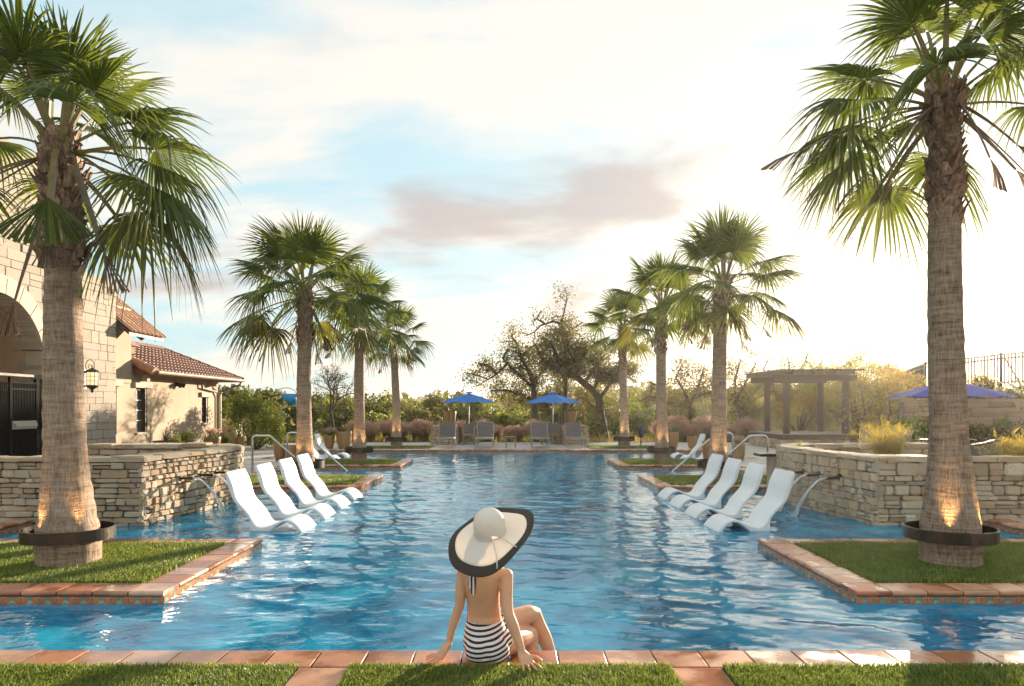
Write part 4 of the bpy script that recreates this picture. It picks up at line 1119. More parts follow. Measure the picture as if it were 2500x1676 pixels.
def frond_mesh(base, az, el, petL, Rb, bend, rg, span=125, nseg=42, droop=0.30, fold=0.25, blunt=False, roll=None, mats=None, pw=0.028, split=0.45):
    d0 = Vector((math.cos(az) * math.cos(el), math.sin(az) * math.cos(el), math.sin(el)))
    V = []; Fc = []; MI = []
    pts = []
    for i in range(7):
        f = i / 6; pts.append(base + d0 * (f * petL) + Vector((0, 0, -1)) * (bend * f * f * petL))
    Fw = (pts[-1] - pts[-2]).normalized()
    S = Fw.cross(Vector((0, 0, 1)))
    if S.length < 0.15: S = Vector((-math.sin(az), math.cos(az), 0)) * -1
    S.normalize(); N = S.cross(Fw).normalized()
    ro = rg.uniform(-0.5, 0.5) if roll is None else roll
    q = Quaternion(Fw, ro); S = q @ S; N = q @ N
    # stalk: shallow trough section
    for i, p in enumerate(pts):
        w = pw * (1.15 - 0.55 * i / 6); h = w * 0.45
        V += [p - S * w + N * h * 0.5, p - N * h, p + S * w + N * h * 0.5, p + N * h * 0.2]
    for i in range(6):
        for j in range(4): Fc.append((i*4+j, i*4+(j+1) % 4, (i+1)*4+(j+1) % 4, (i+1)*4+j)); MI.append(1)
    hub = pts[-1]
    dth = 2 * R(span) / nseg
    secs = [0.03, 0.25, split, 0.62, 0.78, 0.90, 1.0]
    side_s = [rg.uniform(0.85, 1.15), rg.uniform(0.85, 1.15)]
    for k in range(nseg):
        th = -R(span) + dth * (k + 0.5)
        Lr = Rb * (0.70 + 0.30 * math.cos(th / 1.5)) * rg.uniform(0.90, 1.06)
        if blunt: Lr = Rb * rg.uniform(0.96, 1.02)
        D = Fw * math.cos(th) + S * math.sin(th)
        T = -Fw * math.sin(th) + S * math.cos(th)
        dr = droop * rg.uniform(0.5, 1.5) * (0.55 + 0.9 * abs(math.sin(th)))
        fo = fold * side_s[0 if th < 0 else 1]
        tw = rg.uniform(-0.08, 0.08)
        rows = []
        last_d = D
        prevp = None
        ss = secs if not blunt else [0.03, 0.3, 0.65, 1.0]
        for s_ in ss:
            r = s_ * Lr
            e = max(0.0, s_ - 0.35) / 0.65
            p = hub + D * r + T * (tw * r * e) - N * (fo * abs(math.sin(th)) * r) + N * (0.05 * Rb * math.sin(s_ * 3.1))
            p = p + Vector((0, 0, -1)) * (dr * Lr * e ** 2.0)
            if dr > 0.5: p = p - D * (dr - 0.5) * 0.35 * Lr * e ** 2.2
            if s_ <= split or blunt: w = r * dth / 2
            else: w = split * Lr * dth / 2 * (1 - (s_ - split) / (1 - split)) ** 0.75 + 0.0015
            rows.append((p, w))
        b0 = len(V)
        for p, w in rows: V += [p - T * w - N * (w * 0.55), p + N * (w * 0.45), p + T * w - N * (w * 0.55)]
        for i in range(len(rows) - 1):
            a = b0 + i * 3
            Fc += [(a, a+1, a+4, a+3), (a+1, a+2, a+5, a+4)]; MI += [0, 0]
    me = bpy.data.meshes.new('frond'); me.from_pydata([tuple(v) for v in V], [], Fc)
    me.materials.append(mats[0]); me.materials.append(mats[1])
    me.polygons.foreach_set('material_index', MI)
    return me
LIVE, OLD, DEAD = (MT['frond'], MT['petiole']), (MT['frond_old'], MT['petiole']), (MT['frond_dead'], MT['petiole_dead'])

def palm(label, base, top, seed, r0, r1, boot_len, nlive, dead, extra=(), scale=1.0, nseg=42, near=False, ring=True):
    rg = random.Random(seed)
    t = thing('palm_tree', label, 'palm tree', base, 0, 'fan palms along both sides of the pool')
    B = Vector(base); T = Vector(top) - B; H = T.z
    # trunk
    prof = []; n = 44; nz = 70
    V = []
    for j in range(nz + 1):
        f = j / nz; z = -0.05 + (H + 0.15) * f
        fl = max(0.0, 1 - z / (0.28 * H)); r = r1 + (r0 - r1) * (0.35 * max(0, 1 - z / (0.75 * H)) + 0.65 * min(1.0, fl * 1.25) ** 1.4)
        if z < 0.18: r *= 0.97 + 0.05 * z / 0.18
        r *= 1 + 0.014 * math.sin(j * 2.1) + rg.uniform(-0.018, 0.018)
        sway = 0.03 * math.sin(f * 5 + seed)
        cx = T.x * f * f * 0.4 + T.x * f * 0.6 + sway * f * (1 - f) * 3; cy = T.y * f
        for k in range(n):
            a = 2 * math.pi * k / n; rr = r * (1 + rg.uniform(-0.016, 0.016))
            V.append((cx + rr * math.cos(a), cy + rr * math.sin(a), z))
    Fq = [(j*n+k, j*n+(k+1) % n, (j+1)*n+(k+1) % n, (j+1)*n+k) for j in range(nz) for k in range(n)]
    tr = mesh_obj('trunk', V, Fq, MT['trunk'], t, True)
    def axis(z):
        f = min(1, max(0, (z + 0.05) / (H + 0.15))); return Vector((T.x * f * f * 0.4 + T.x * f * 0.6 + 0.03 * math.sin(f * 5 + seed) * f * (1 - f) * 3, T.y * f, z))
    # old leaf bases wrapping the upper trunk
    nb = int(boot_len / 0.052) * (5 if near else 4)
    for k in range(nb):
        z = H - boot_len + (boot_len + 0.07) * (k + rg.uniform(-0.5, 0.5)) / nb
        a = k * 2.39996 + rg.uniform(-0.2, 0.2)
        rr = r1 * 0.93 + 0.02 * math.sin(z * 9)
        c = axis(z) + Vector((math.cos(a) * rr, math.sin(a) * rr, 0))
        sc_ = rg.uniform(0.7, 1.2) * 0.9 * r1 / 0.17
        o = place('leaf_base', BOOT[k % 4], None, tr, c, (rg.uniform(-0.35, 0.10), rg.uniform(-0.35, 0.35), a - math.pi / 2), (sc_ * 1.1, sc_, sc_ * rg.uniform(0.8, 1.3)))
    # crown
    c0 = axis(H)
    for i in range(nlive):
        f = (i + 0.5) / nlive
        az = i * 2.39996 + rg.uniform(-0.25, 0.25) + seed
        el = R(86 - 108 * f ** 1.15 + rg.uniform(-8, 8))
        pl = rg.uniform(0.88, 1.15) * scale * (1.08 - 0.12 * f); rb = rg.uniform(0.78, 0.96) * scale
        old = f > (1.1 if near else 0.88)
        if near and el < R(14) and abs((az + math.pi / 2 + math.pi) % (2 * math.pi) - math.pi) < 1.0: continue      # pruned where it would hang before the trunk
        me = frond_mesh(c0 + Vector((math.cos(az) * r1 * 0.6, math.sin(az) * r1 * 0.6, 0.12 - 0.30 * f)), az, el, pl, rb, 0.16 + 0.16 * rg.random(), rg, span=rg.uniform(105, 135), nseg=nseg, droop=0.06 + 0.38 * f * rg.uniform(0.4, 1.3), fold=rg.uniform(0.1, 0.42), mats=OLD if old else LIVE)
        place('frond', me, None, t)
    for i in range(dead):
        az = rg.uniform(0, 6.28); el = R(rg.uniform(-62, -28))
        me = frond_mesh(c0 + Vector((math.cos(az) * r1, math.sin(az) * r1, -0.18)), az, el, rg.uniform(0.7, 1.15) * scale, rg.uniform(0.32, 0.42) * scale, 0.10, rg, span=rg.uniform(13, 26), nseg=13, droop=0.05, fold=0.1, blunt=True, mats=DEAD, pw=0.022)
        o = place('frond', me, None, t); o['label'] = 'dry grey cut frond hanging under the crown'
    for kw in extra:
        kw = dict(kw); lab = kw.pop('label', None); mats = kw.pop('mats', LIVE); dz = kw.pop('dz', -0.1)
        az = R(kw.pop('az')); el = R(kw.pop('el'))
        me = frond_mesh(c0 + Vector((math.cos(az) * r1, math.sin(az) * r1, dz)), az, el, kw.pop('pet'), kw.pop('rb'), kw.pop('bend', 0.1), rg, mats=mats, **kw)
        o = place('frond', me, None, t)
        if lab: o['label'] = lab
    return t
def ring(palm_obj, label, r, z0, h, nl=3, power=6.5):
    x, y, _ = palm_obj.location
    t = thing('light_ring', label, 'light ring', (x, y, z0), 0, 'bronze light rings around the palm trunks')
    b = MB(); n = 56
    b.lathe([(r, 0), (r, h), (r - 0.008, h + 0.003), (r - 0.012, h), (r - 0.012, 0.0), (r, 0)], n)
    b.build('band', MT['bronze'], t, False)
    k = MB()
    for a in (35, 155, 275):
        k.beam((0.22 * math.cos(R(a)), 0.22 * math.sin(R(a)), 0.03), (r * math.cos(R(a)), r * math.sin(R(a)), 0.03), 0.03, 0.012)
    k.build('bracket', MT['dark_metal'], t)
    for i, a in enumerate((-122, -38, 90)[:nl]):
        px, py = (r - 0.085) * math.cos(R(a)), (r - 0.085) * math.sin(R(a))
        f = MB(); f.tube([(px, py, 0.02), (px * 0.985, py * 0.985, h - 0.03)], [0.032, 0.038], 12); f.build('lamp_housing', MT['dark_metal'], t)
        l_ = bpy.data.lights.new('uplight', 'SPOT'); l_.energy = power; l_.color = (1.0, 0.62, 0.26); l_.spot_size = R(62); l_.spot_blend = 0.7; l_.shadow_soft_size = 0.03
        lo = bpy.data.objects.new('uplight', l_); COL.objects.link(lo); lo.parent = t; lo.location = (px * 0.985, py * 0.985, h - 0.012)
        lo.rotation_euler = Vector((px * 0.30, py * 0.30, -1)).to_track_quat('Z', 'Y').to_euler()
    return t
PY = (7.12, 15.15, 20.3, 27.4)
P1L = palm('tall fan palm with a cut green fan hanging on its trunk, before the limestone tower', (-4.26, PY[0], 0), (-4.36, PY[0], 4.05), 3, 0.285, 0.155, 1.25, 25, 3, scale=0.76,
    extra=[dict(az=-66, el=-40, pet=0.58, rb=0.56, bend=0.36, span=46, nseg=30, droop=0.0, fold=0.05, blunt=True, roll=0.05, label='cut green fan hanging in front of the trunk'),
           dict(az=-29, el=-60, pet=1.12, rb=0.44, bend=0.05, span=15, nseg=14, droop=0.0, fold=0.1, blunt=True, mats=DEAD, pw=0.034, label='dry grey frond on a long stalk'),
           dict(az=-5, el=-26, pet=0.78, rb=0.74, bend=0.3, span=110, nseg=40, droop=0.6, fold=0.5, mats=OLD),
           dict(az=-6, el=-10, pet=0.78, rb=0.85, bend=0.25, span=120, nseg=44, droop=0.4, fold=0.35),
           dict(az=8, el=18, pet=0.75, rb=0.80, bend=0.2, span=120, nseg=44, droop=0.45, fold=0.3),
           dict(az=150, el=-50, pet=1.0, rb=0.4, bend=0.2, span=20, nseg=14, droop=0.0, fold=0.1, blunt=True, mats=DEAD, dz=-0.5)], near=True)
P1R = palm('tall fan palm with dry fans sticking out, in front of the shaded spa wall', (4.25, PY[0], 0), (4.19, PY[0], 4.50), 8, 0.275, 0.138, 1.25, 22, 4, scale=0.80,
    extra=[dict(az=196, el=-40, pet=0.98, rb=0.46, bend=0.08, span=24, nseg=18, droop=0.0, fold=0.1, blunt=True, mats=DEAD, pw=0.03),
           dict(az=188, el=-12, pet=1.35, rb=0.42, bend=0.15, span=14, nseg=10, droop=0.05, fold=0.1, blunt=True, mats=DEAD),
           dict(az=193, el=-54, pet=1.2, rb=0.40, bend=0.03, span=4, nseg=6, droop=0.0, fold=0.1, blunt=True, mats=DEAD),
           dict(az=-20, el=-35, pet=0.55, rb=0.38, bend=0.2, span=26, nseg=16, droop=0.0, fold=0.1, blunt=True, mats=DEAD),
           dict(az=-70, el=-50, pet=0.5, rb=0.36, bend=0.5, span=20, nseg=14, droop=0.0, fold=0.1, blunt=True, mats=DEAD),
           dict(az=186, el=14, pet=0.75, rb=0.78, bend=0.2, span=120, nseg=44, droop=0.5, fold=0.35),
           dict(az=178, el=2, pet=0.75, rb=0.75, bend=0.25, span=115, nseg=44, droop=0.5, fold=0.35)], near=True)
P2L = palm('fan palm behind the white loungers on the clubhouse side', (-4.22, PY[1], 0), (-4.20, PY[1], 3.85), 21, 0.215, 0.135, 1.1, 30, 7, scale=0.95)
P2R = palm('fan palm with brown dry fans behind the white loungers on the pergola side', (4.25, PY[1], 0), (4.39, PY[1], 4.06), 26, 0.215, 0.135, 0.95, 26, 9, scale=0.90)
P3L = palm('fan palm beyond the clubhouse side handrails', (-4.16, PY[2], 0), (-4.10, PY[2], 4.0), 33, 0.215, 0.13, 1.0, 24, 4, scale=0.86, nseg=34)
P3R = palm('fan palm beyond the pergola side handrails', (4.17, PY[2], 0), (4.19, PY[2], 4.3), 39, 0.215, 0.13, 1.35, 25, 5, scale=0.88, nseg=34)
P4L = palm('slim fan palm at the far pool end near the pink grasses', (-4.22, PY[3], 0), (-4.31, PY[3], 4.0), 44, 0.215, 0.13, 0.9, 21, 5, scale=0.84, nseg=30)
P4R = palm('slim fan palm at the far pool end beside the leaning oak', (4.24, PY[3], 0), (4.18, PY[3], 4.42), 51, 0.215, 0.13, 1.4, 22, 4, scale=0.90, nseg=30)
ring(P1L, 'bronze light ring around the palm before the limestone tower', 0.405, 0.235, 0.11)
ring(P1R, 'bronze light ring around the palm before the shaded spa wall', 0.405, 0.235, 0.11, 3, 11.0)
for p_, tx in ((P2L, 'behind the clubhouse side loungers'), (P2R, 'behind the pergola side loungers'), (P3L, 'beyond the clubhouse side handrails'), (P3R, 'beyond the pergola side handrails'), (P4L, 'near the pink grasses'), (P4R, 'beside the leaning oak')):
    ring(p_, 'bronze light ring around the palm ' + tx, 0.40, 0.26, 0.15, 2, 10.0)

# ------------------------------------------------------------------ broadleaf trees, shrubs, grasses
def leaf_arrays(C, size, rg, aspect=0.55):
    n = len(C)
    a = rg.normal(size=(n, 3)); a /= np.linalg.norm(a, axis=1)[:, None]
    b = rg.normal(size=(n, 3)); b -= (a * b).sum(1)[:, None] * a; b /= np.linalg.norm(b, axis=1)[:, None]
    s = size * rg.uniform(0.6, 1.3, n)[:, None]
    V = np.stack([C - a * s, C + b * s * aspect, C + a * s, C - b * s * aspect], 1).reshape(-1, 3)
    F = np.arange(n * 4).reshape(-1, 4)
    return V, F
def crown_obj(C, size, seed, mat, parent, name='crown'):
    rg = np.random.RandomState(seed)
    V, F = leaf_arrays(np.asarray(C), size, rg)
    o = place(name, np_mesh(name, V, F, [mat]), None, parent); return o
def grow(p, d, L, r, depth, maxd, rg, segs, tips, up=0.12, spread=0.75, kids=(2, 3), crook=0.35, shrink=0.74):
    n = 3; pts = [p.copy()]; rr = [r]
    for i in range(n):
        d = (d + Vector((rg.gauss(0, crook), rg.gauss(0, crook), rg.gauss(0, crook * 0.7) + up)) * 0.6).normalized()
        p = p + d * (L / n); pts.append(p.copy()); rr.append(r * (1 - 0.30 * (i + 1) / n))
        if depth >= maxd - 2: tips.append((p.copy(), depth))
    segs.append((pts, rr, depth))
    if depth >= maxd: return
    k = rg.randint(*kids)
    for i in range(k):
        ax = Vector((rg.gauss(0, 1), rg.gauss(0, 1), rg.gauss(0, 0.7))).normalized()
        nd = (d + ax * spread).normalized()
        grow(p, nd, L * shrink * rg.uniform(0.8, 1.15), r * 0.66, depth + 1, maxd, rg, segs, tips, up, spread, kids, crook, shrink)
    if depth >= 1 and rg.random() < 0.6:
        q = pts[rg.randint(1, 2)]
        ax = Vector((rg.gauss(0, 1), rg.gauss(0, 1), rg.gauss(0, 0.6))).normalized()
        grow(q, (d * 0.4 + ax).normalized(), L * 0.6, r * 0.45, depth + 1, maxd, rg, segs, tips, up, spread, kids, crook, shrink)
def broadleaf(label, base, trunk_pts, r, L, seed, maxd=5, per=9, leaf=0.09, puff=0.32, mat=None, starts=None, name='oak_tree', group=None, leafy=1.0, bark=None, cat='tree', **kw):
    rg = random.Random(seed); nr = np.random.RandomState(seed)
    t = thing(name, label, cat, base, 0, group); B = Vector(base)
    segs = []; tips = []
    tp = [Vector(p) for p in trunk_pts]
    rr = [r * (1.25 if i == 0 else 1 - 0.38 * i / len(tp)) for i in range(len(tp))]
    segs.append((tp, rr, 0))
    d = (tp[-1] - tp[-2]).normalized()
    for i in range(3):
        ax = Vector((rg.gauss(0, 1), rg.gauss(0, 1), rg.gauss(0, 0.4))).normalized()
        grow(tp[-1], (d + ax * 0.8).normalized(), L * rg.uniform(0.8, 1.1), rr[-1] * 0.75, 1, maxd, rg, segs, tips, **kw)
    for q, dd, LL, rk in (starts or []):
        grow(Vector(q), Vector(dd).normalized(), LL, rk, 1, maxd, rg, segs, tips, **kw)
    b = MB()
    for pts, rs, dep in segs: b.tube(pts, rs, 8 if dep < 2 else (5 if dep < 4 else 3), cap=False)
    b.build('trunk', bark or MT['bark'], t, True)
    C = []
    for p, dep in tips:
        if rg.random() > leafy: continue
        k = per if dep >= maxd - 1 else per // 2
        C.append(np.array(p)[None, :] + nr.normal(size=(k, 3)) * puff * np.array([1, 1, 0.7]))
    if C: crown_obj(np.concatenate(C), leaf, seed + 1, mat or MT['oak_leaf'], t)
    return t
# live oaks behind the far deck
g0 = lambda x, y: float(ground_h(x, y))
def oak(label, limbs, depth, seed, leaf=0.085, per=26, puff=0.30, twig=0.55, leafy=1.0, r0=0.26, density=2.6, mat=None):
    """limbs: polylines surveyed as (px, py) readings at the given distance, trunk first"""
    rg = random.Random(seed); nr = np.random.RandomState(seed)
    P0 = at(limbs[0][0][0], limbs[0][0][1], depth); base = Vector((P0.x, depth, g0(P0.x, depth) - 0.05))
    t = thing('oak_tree', label, 'tree', base, 0, 'live oaks beyond the deck')
    segs = []; tips = []
    for li, L in enumerate(limbs):
        dz = rg.uniform(-1.3, 1.3) if li else 0.0; pts = []
        for i, (px, py) in enumerate(L):
            f = i / max(1, len(L) - 1); p = at(px, py, depth); p.y += dz * f + rg.uniform(-0.1, 0.1); pts.append(p - base)
        if li == 0: pts[0].z = 0
        rs = [(r0 if li == 0 else r0 * 0.42) * (1.2 if (li == 0 and i == 0) else 1 - 0.72 * i / len(L)) for i in range(len(L))]
        segs.append((pts, rs, 0 if li == 0 else 1))
        for i in range(len(pts) - 1):
            if li == 0 and i < len(pts) - 3: continue
            d = pts[i+1] - pts[i]
            for k in range(max(1, int(d.length * density))):
                q = pts[i] + d * rg.random()
                nd = (d.normalized() * 0.45 + Vector((rg.gauss(0, 0.8), rg.gauss(0, 0.9), rg.gauss(0.1, 0.7)))).normalized()
                grow(q, nd, twig * rg.uniform(0.6, 1.3), 0.028, 3, 4, rg, segs, tips, 0.05, 0.8, (2, 3), 0.45, 0.75)
    b = MB()
    for pts, rs, dep in segs: b.tube(pts, rs, 8 if dep < 2 else 4, cap=False)
    b.build('trunk', MT['bark'], t, True)
    C = [np.array(p)[None, :] + nr.normal(size=(per if dep >= 4 else per // 2, 3)) * puff * np.array([1, 1, 0.7]) for p, dep in tips if rg.random() < leafy]
    crown_obj(np.concatenate(C), leaf, seed + 1, mat or MT['oak_leaf'], t)
    return t
def zl(*pts): return [(1000 + a * 0.2742, 700 + b_ * 0.2742) for a, b_ in pts]
oak('old live oak leaning over the blue umbrellas', [zl((1740, 1395), (1700, 1150), (1690, 1000), (1640, 930), (1500, 820), (1380, 760), (1250, 700)), zl((1500, 820), (1480, 700), (1400, 560), (1385, 430)), zl((1560, 860), (1640, 740), (1720, 640)), zl((1690, 1000), (1780, 860), (1860, 760)), zl((1480, 700), (1560, 600), (1640, 520)), zl((1250, 700), (1160, 610), (1120, 520)), zl((1380, 760), (1300, 600), (1250, 500)), zl((1640, 930), (1700, 780), (1640, 650)), zl((1780, 860), (1900, 800), (1990, 740)), zl((1400, 760), (1450, 650), (1560, 690))], 38, 61, leaf=0.06, per=34, density=3.4)
oak('thin topped live oak with bare twisting limbs behind the blue umbrellas', [zl((1370, 1200), (1390, 900), (1385, 620), (1385, 430)), zl((1385, 430), (1350, 330), (1370, 230), (1390, 130)), zl((1350, 330), (1280, 310), (1170, 340), (1110, 400), (1040, 430)), zl((1200, 325), (1130, 290), (1170, 220)), zl((1380, 420), (1440, 380), (1560, 300)), zl((1385, 520), (1260, 440), (1200, 400))], 38.6, 64, leaf=0.055, per=10, twig=0.42, density=3.0, r0=0.15)
oak('spreading live oak reaching over the umbrella left of the side table', [zl((1130, 1200), (1110, 1000), (1100, 850), (1080, 780)), zl((1100, 850), (1000, 620), (940, 480), (905, 440)), zl((1080, 780), (1010, 680), (960, 600)), zl((1100, 900), (930, 750), (870, 690), (780, 780), (700, 830), (600, 790), (490, 770)), zl((870, 690), (830, 640), (880, 560)), zl((780, 780), (700, 700), (610, 690)), zl((1000, 620), (1080, 540), (1130, 500)), zl((1100, 850), (1200, 740), (1230, 640))], 40, 67, leaf=0.058, per=18, twig=0.5, density=3.0, r0=0.2)
oak('low live oak filling the space under the leaning limbs', [zl((1370, 1290), (1300, 1150), (1200, 1050), (1100, 1000)), zl((1370, 1200), (1450, 1050), (1560, 960)), zl((1250, 1100), (1000, 960), (850, 920), (720, 930)), zl((1200, 1050), (1350, 950), (1450, 900)), zl((1560, 1000), (1650, 1080), (1780, 1100))], 42, 71, leaf=0.065, per=30, twig=0.6, density=3.0, r0=0.22)
def zr(*pts): return [(1400 + a * 0.4783, 450 + b_ * 0.4783) for a, b_ in pts]
oak('live oak between the pergola side palms', [zr((590, 1290), (600, 1150), (570, 1060)), zr((570, 1060), (520, 990), (540, 930)), zr((600, 1120), (660, 1000), (690, 930)), zr((590, 1130), (480, 1110), (400, 1080), (350, 1110)), zr((640, 1080), (700, 1060), (740, 1000)), zr((480, 1110), (440, 1030), (390, 1010))], 44, 81, leaf=0.065, per=22, twig=0.55, r0=0.2)
oak('live oak with twisting limbs behind the big pergola side palm', [zr((850, 1260), (860, 1180), (830, 1120)), zr((830, 1120), (810, 1000), (820, 900)), zr((860, 1150), (920, 1060), (980, 1000)), zr((830, 1120), (880, 980), (900, 920)), zr((860, 1180), (960, 1150), (1000, 1120))], 42, 85, leaf=0.06, per=20, twig=0.5, r0=0.2)
def zq(*pts): return [(1820 + a * 0.1594, 850 + b_ * 0.1594) for a, b_ in pts]
oak('pale live oak rising over the pergola roof', [zq((500, 1300), (520, 900), (460, 640)), zq((460, 640), (250, 330), (290, 200)), zq((520, 900), (700, 480), (620, 150)), zq((700, 480), (900, 250), (980, 60)), zq((520, 860), (900, 640), (1100, 480), (1320, 160)), zq((1100, 480), (1350, 330), (1560, 230)), zq((520, 900), (820, 800), (1060, 900)), zq((460, 640), (360, 700), (150, 820))], 40, 87, leaf=0.055, per=14, twig=0.42, density=3.4, r0=0.15)
broadleaf('bare grey winter tree beside the clubhouse side palms', (-8.1, 33.5, -0.1), [(0, 0, 0), (0.05, 0, 0.8), (-0.05, 0, 1.35)], 0.10, 0.66, 103, 6, 1, 0.035, 0.08, name='bare_tree', leafy=0.25, mat=MT['far_leaf'], kids=(2, 3), spread=0.65, shrink=0.80, up=0.08)
# woodland edge on the left and behind
def shrub(label, base, rx, ry, h, seed, mat, leaf=0.06, n=2600, name='shrub', group=None, clumps=9, stems=5, cat='shrub', low=0.1):
    rg = random.Random(seed); nr = np.random.RandomState(seed)
    t = thing(name, label, cat, base, 0, group)
    b = MB(); C = []
    for k in range(clumps):
        a = rg.uniform(0, 6.28); f = rg.random() ** 0.5
        c = np.array([rx * 0.7 * f * math.cos(a), ry * 0.7 * f * math.sin(a), h * rg.uniform(low + 0.15, 0.88) * (1 - 0.25 * f)])
        rr = np.array([rx, ry, h]) * rg.uniform(0.20, 0.36) * np.array([1, 1, 0.75])
        m = nr.normal(size=(n // clumps, 3)); m /= np.linalg.norm(m, axis=1)[:, None]
        C.append(c + m * rr * (nr.uniform(0.45, 1.12, (n // clumps, 1))))
        if k < stems: b.tube([(0.1 * c[0], 0.1 * c[1], 0), (0.5 * c[0] + rg.uniform(-.1, .1), 0.5 * c[1], c[2] * 0.55), tuple(c)], [0.035 * h / 2 + 0.01, 0.02 * h / 2 + 0.006, 0.006], 5, cap=False)
    b.build('trunk' if cat == 'tree' else 'stem', MT['bark'], t, True)
    crown_obj(np.concatenate(C), leaf, seed + 1, mat, t, 'crown' if cat == 'tree' else 'foliage')
    return t
WG = 'scrubby trees at the woodland edge'
rgw = random.Random(9)
wl = []
for i in range(30):
    y = rgw.uniform(46, 74); px = 470 + (1560 - 470) * (i + rgw.uniform(0, 1)) / 30
    x = (px - PX0) / F_PX * y
    h = (rgw.uniform(20, 48) / F_PX * y + 1.5) - g0(x, y) + 0.2
    side = 'behind the clubhouse side palms' if px < 1010 else 'behind the far deck loungers'
    mk = rgw.choice(('far_leaf', 'far_leaf', 'oak_leaf', 'bright_leaf')); wd = {'far_leaf': 'grey green', 'oak_leaf': 'dark olive', 'bright_leaf': 'bright yellow green'}[mk]
    wl.append(shrub(wd + ' woodland tree standing ' + side, (x, y, g0(x, y) - 0.1), rgw.uniform(2.0, 3.4), 2.2, h, 200 + i, MT[mk], 0.12, 3000, 'woodland_tree', wd + ' ' + WG + ' ' + side, 11, 4, 'tree', 0.0))
for i in range(14):
    y = rgw.uniform(48, 70); px = 1560 + (2150 - 1560) * (i + rgw.uniform(0, 1)) / 14
    x = (px - PX0) / F_PX * y
    h = (rgw.uniform(10, 55) / F_PX * y + 1.5) - g0(x, y)
    mk = rgw.choice(('far_leaf', 'gold_leaf', 'oak_leaf')); wd = {'far_leaf': 'grey green', 'oak_leaf': 'dark olive', 'gold_leaf': 'golden'}[mk]
    shrub(wd + ' woodland tree standing behind the pergola', (x, y, g0(x, y) - 0.1), rgw.uniform(2.0, 3.0), 2.2, max(1.6, h), 240 + i, MT[mk], 0.12, 2200, 'woodland_tree', wd + ' ' + WG + ' behind the pergola', 10, 4, 'tree', 0.0)
# a far wood that reads as one mass
nr = np.random.RandomState(3); CC = []
for k in range(420):
    y = nr.uniform(110, 330); x = nr.uniform(-0.75, 0.75) * y * 1.15
    g = g0(x, y); rr = nr.uniform(2.5, 4.5)
    m = nr.normal(size=(55, 3)); m /= np.linalg.norm(m, axis=1)[:, None]
    CC.append(np.array([x, y, g + 1.2]) + m * np.array([rr, rr, rr * 0.65]))
fo = crown_obj(np.concatenate(CC), 0.75, 6, MT['far_leaf'], None, 'far_wood'); tag(fo, 'low dark wood covering the distant hills', 'woodland', kind='stuff')

shrub('yellow green feathery shrub between the stucco wing and the first palm', (-9.1, 26.3, 0), 1.25, 1.0, 2.25, 301, MT['bright_leaf'], 0.045, 6500, clumps=20, stems=9)
shrub('light green shrub against the stucco wing downspout', (-11.1, 31.8, 0), 1.3, 1.0, 2.0, 303, MT['bright_leaf'], 0.05, 3500, clumps=12)
shrub('dark round tree rising behind the air conditioners', (-15.2, 42, -0.3), 3.2, 2.2, 3.4, 305, MT['far_leaf'], 0.13, 3200, 'woodland_tree', None, 14, 4, 'tree', 0.0)
shrub('pale bushy shrub beyond the clubhouse side pots', (-7.0, 37, -0.3), 1.7, 1.2, 1.9, 307, MT['bright_leaf'], 0.08, 2600, clumps=12)
shrub('grey green shrub behind the stone pedestal of the leaning oak', (4.1, 36, -0.3), 1.1, 0.9, 1.5, 309, MT['far_leaf'], 0.06, 2200)
# shrubs on the right hand bank
HB = 'shrubs on the sunlit bank'
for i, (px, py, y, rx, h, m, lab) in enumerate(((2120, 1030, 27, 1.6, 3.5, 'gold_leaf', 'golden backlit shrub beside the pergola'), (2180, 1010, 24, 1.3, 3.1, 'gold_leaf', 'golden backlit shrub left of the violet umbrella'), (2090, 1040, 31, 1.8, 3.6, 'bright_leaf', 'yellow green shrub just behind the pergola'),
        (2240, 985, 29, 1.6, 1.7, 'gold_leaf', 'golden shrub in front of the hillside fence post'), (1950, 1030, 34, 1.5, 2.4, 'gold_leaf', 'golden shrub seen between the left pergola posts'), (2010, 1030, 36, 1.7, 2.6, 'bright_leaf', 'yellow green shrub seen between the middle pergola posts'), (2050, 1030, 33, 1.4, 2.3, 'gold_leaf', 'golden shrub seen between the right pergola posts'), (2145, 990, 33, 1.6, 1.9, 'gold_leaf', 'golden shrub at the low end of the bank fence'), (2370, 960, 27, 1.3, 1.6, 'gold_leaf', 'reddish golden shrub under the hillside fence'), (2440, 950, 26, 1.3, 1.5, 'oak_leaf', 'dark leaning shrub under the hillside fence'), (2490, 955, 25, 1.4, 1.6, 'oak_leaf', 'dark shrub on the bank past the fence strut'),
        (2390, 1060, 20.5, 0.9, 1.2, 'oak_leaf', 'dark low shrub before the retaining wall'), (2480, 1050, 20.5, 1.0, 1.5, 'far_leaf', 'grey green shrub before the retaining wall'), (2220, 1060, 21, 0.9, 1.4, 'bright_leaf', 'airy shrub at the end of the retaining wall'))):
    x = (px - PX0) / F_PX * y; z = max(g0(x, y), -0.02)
    shrub(lab, (x, y, z - 0.05), rx, rx * 0.8, h, 330 + i, MT[m], 0.055, 3000, clumps=16, stems=9)

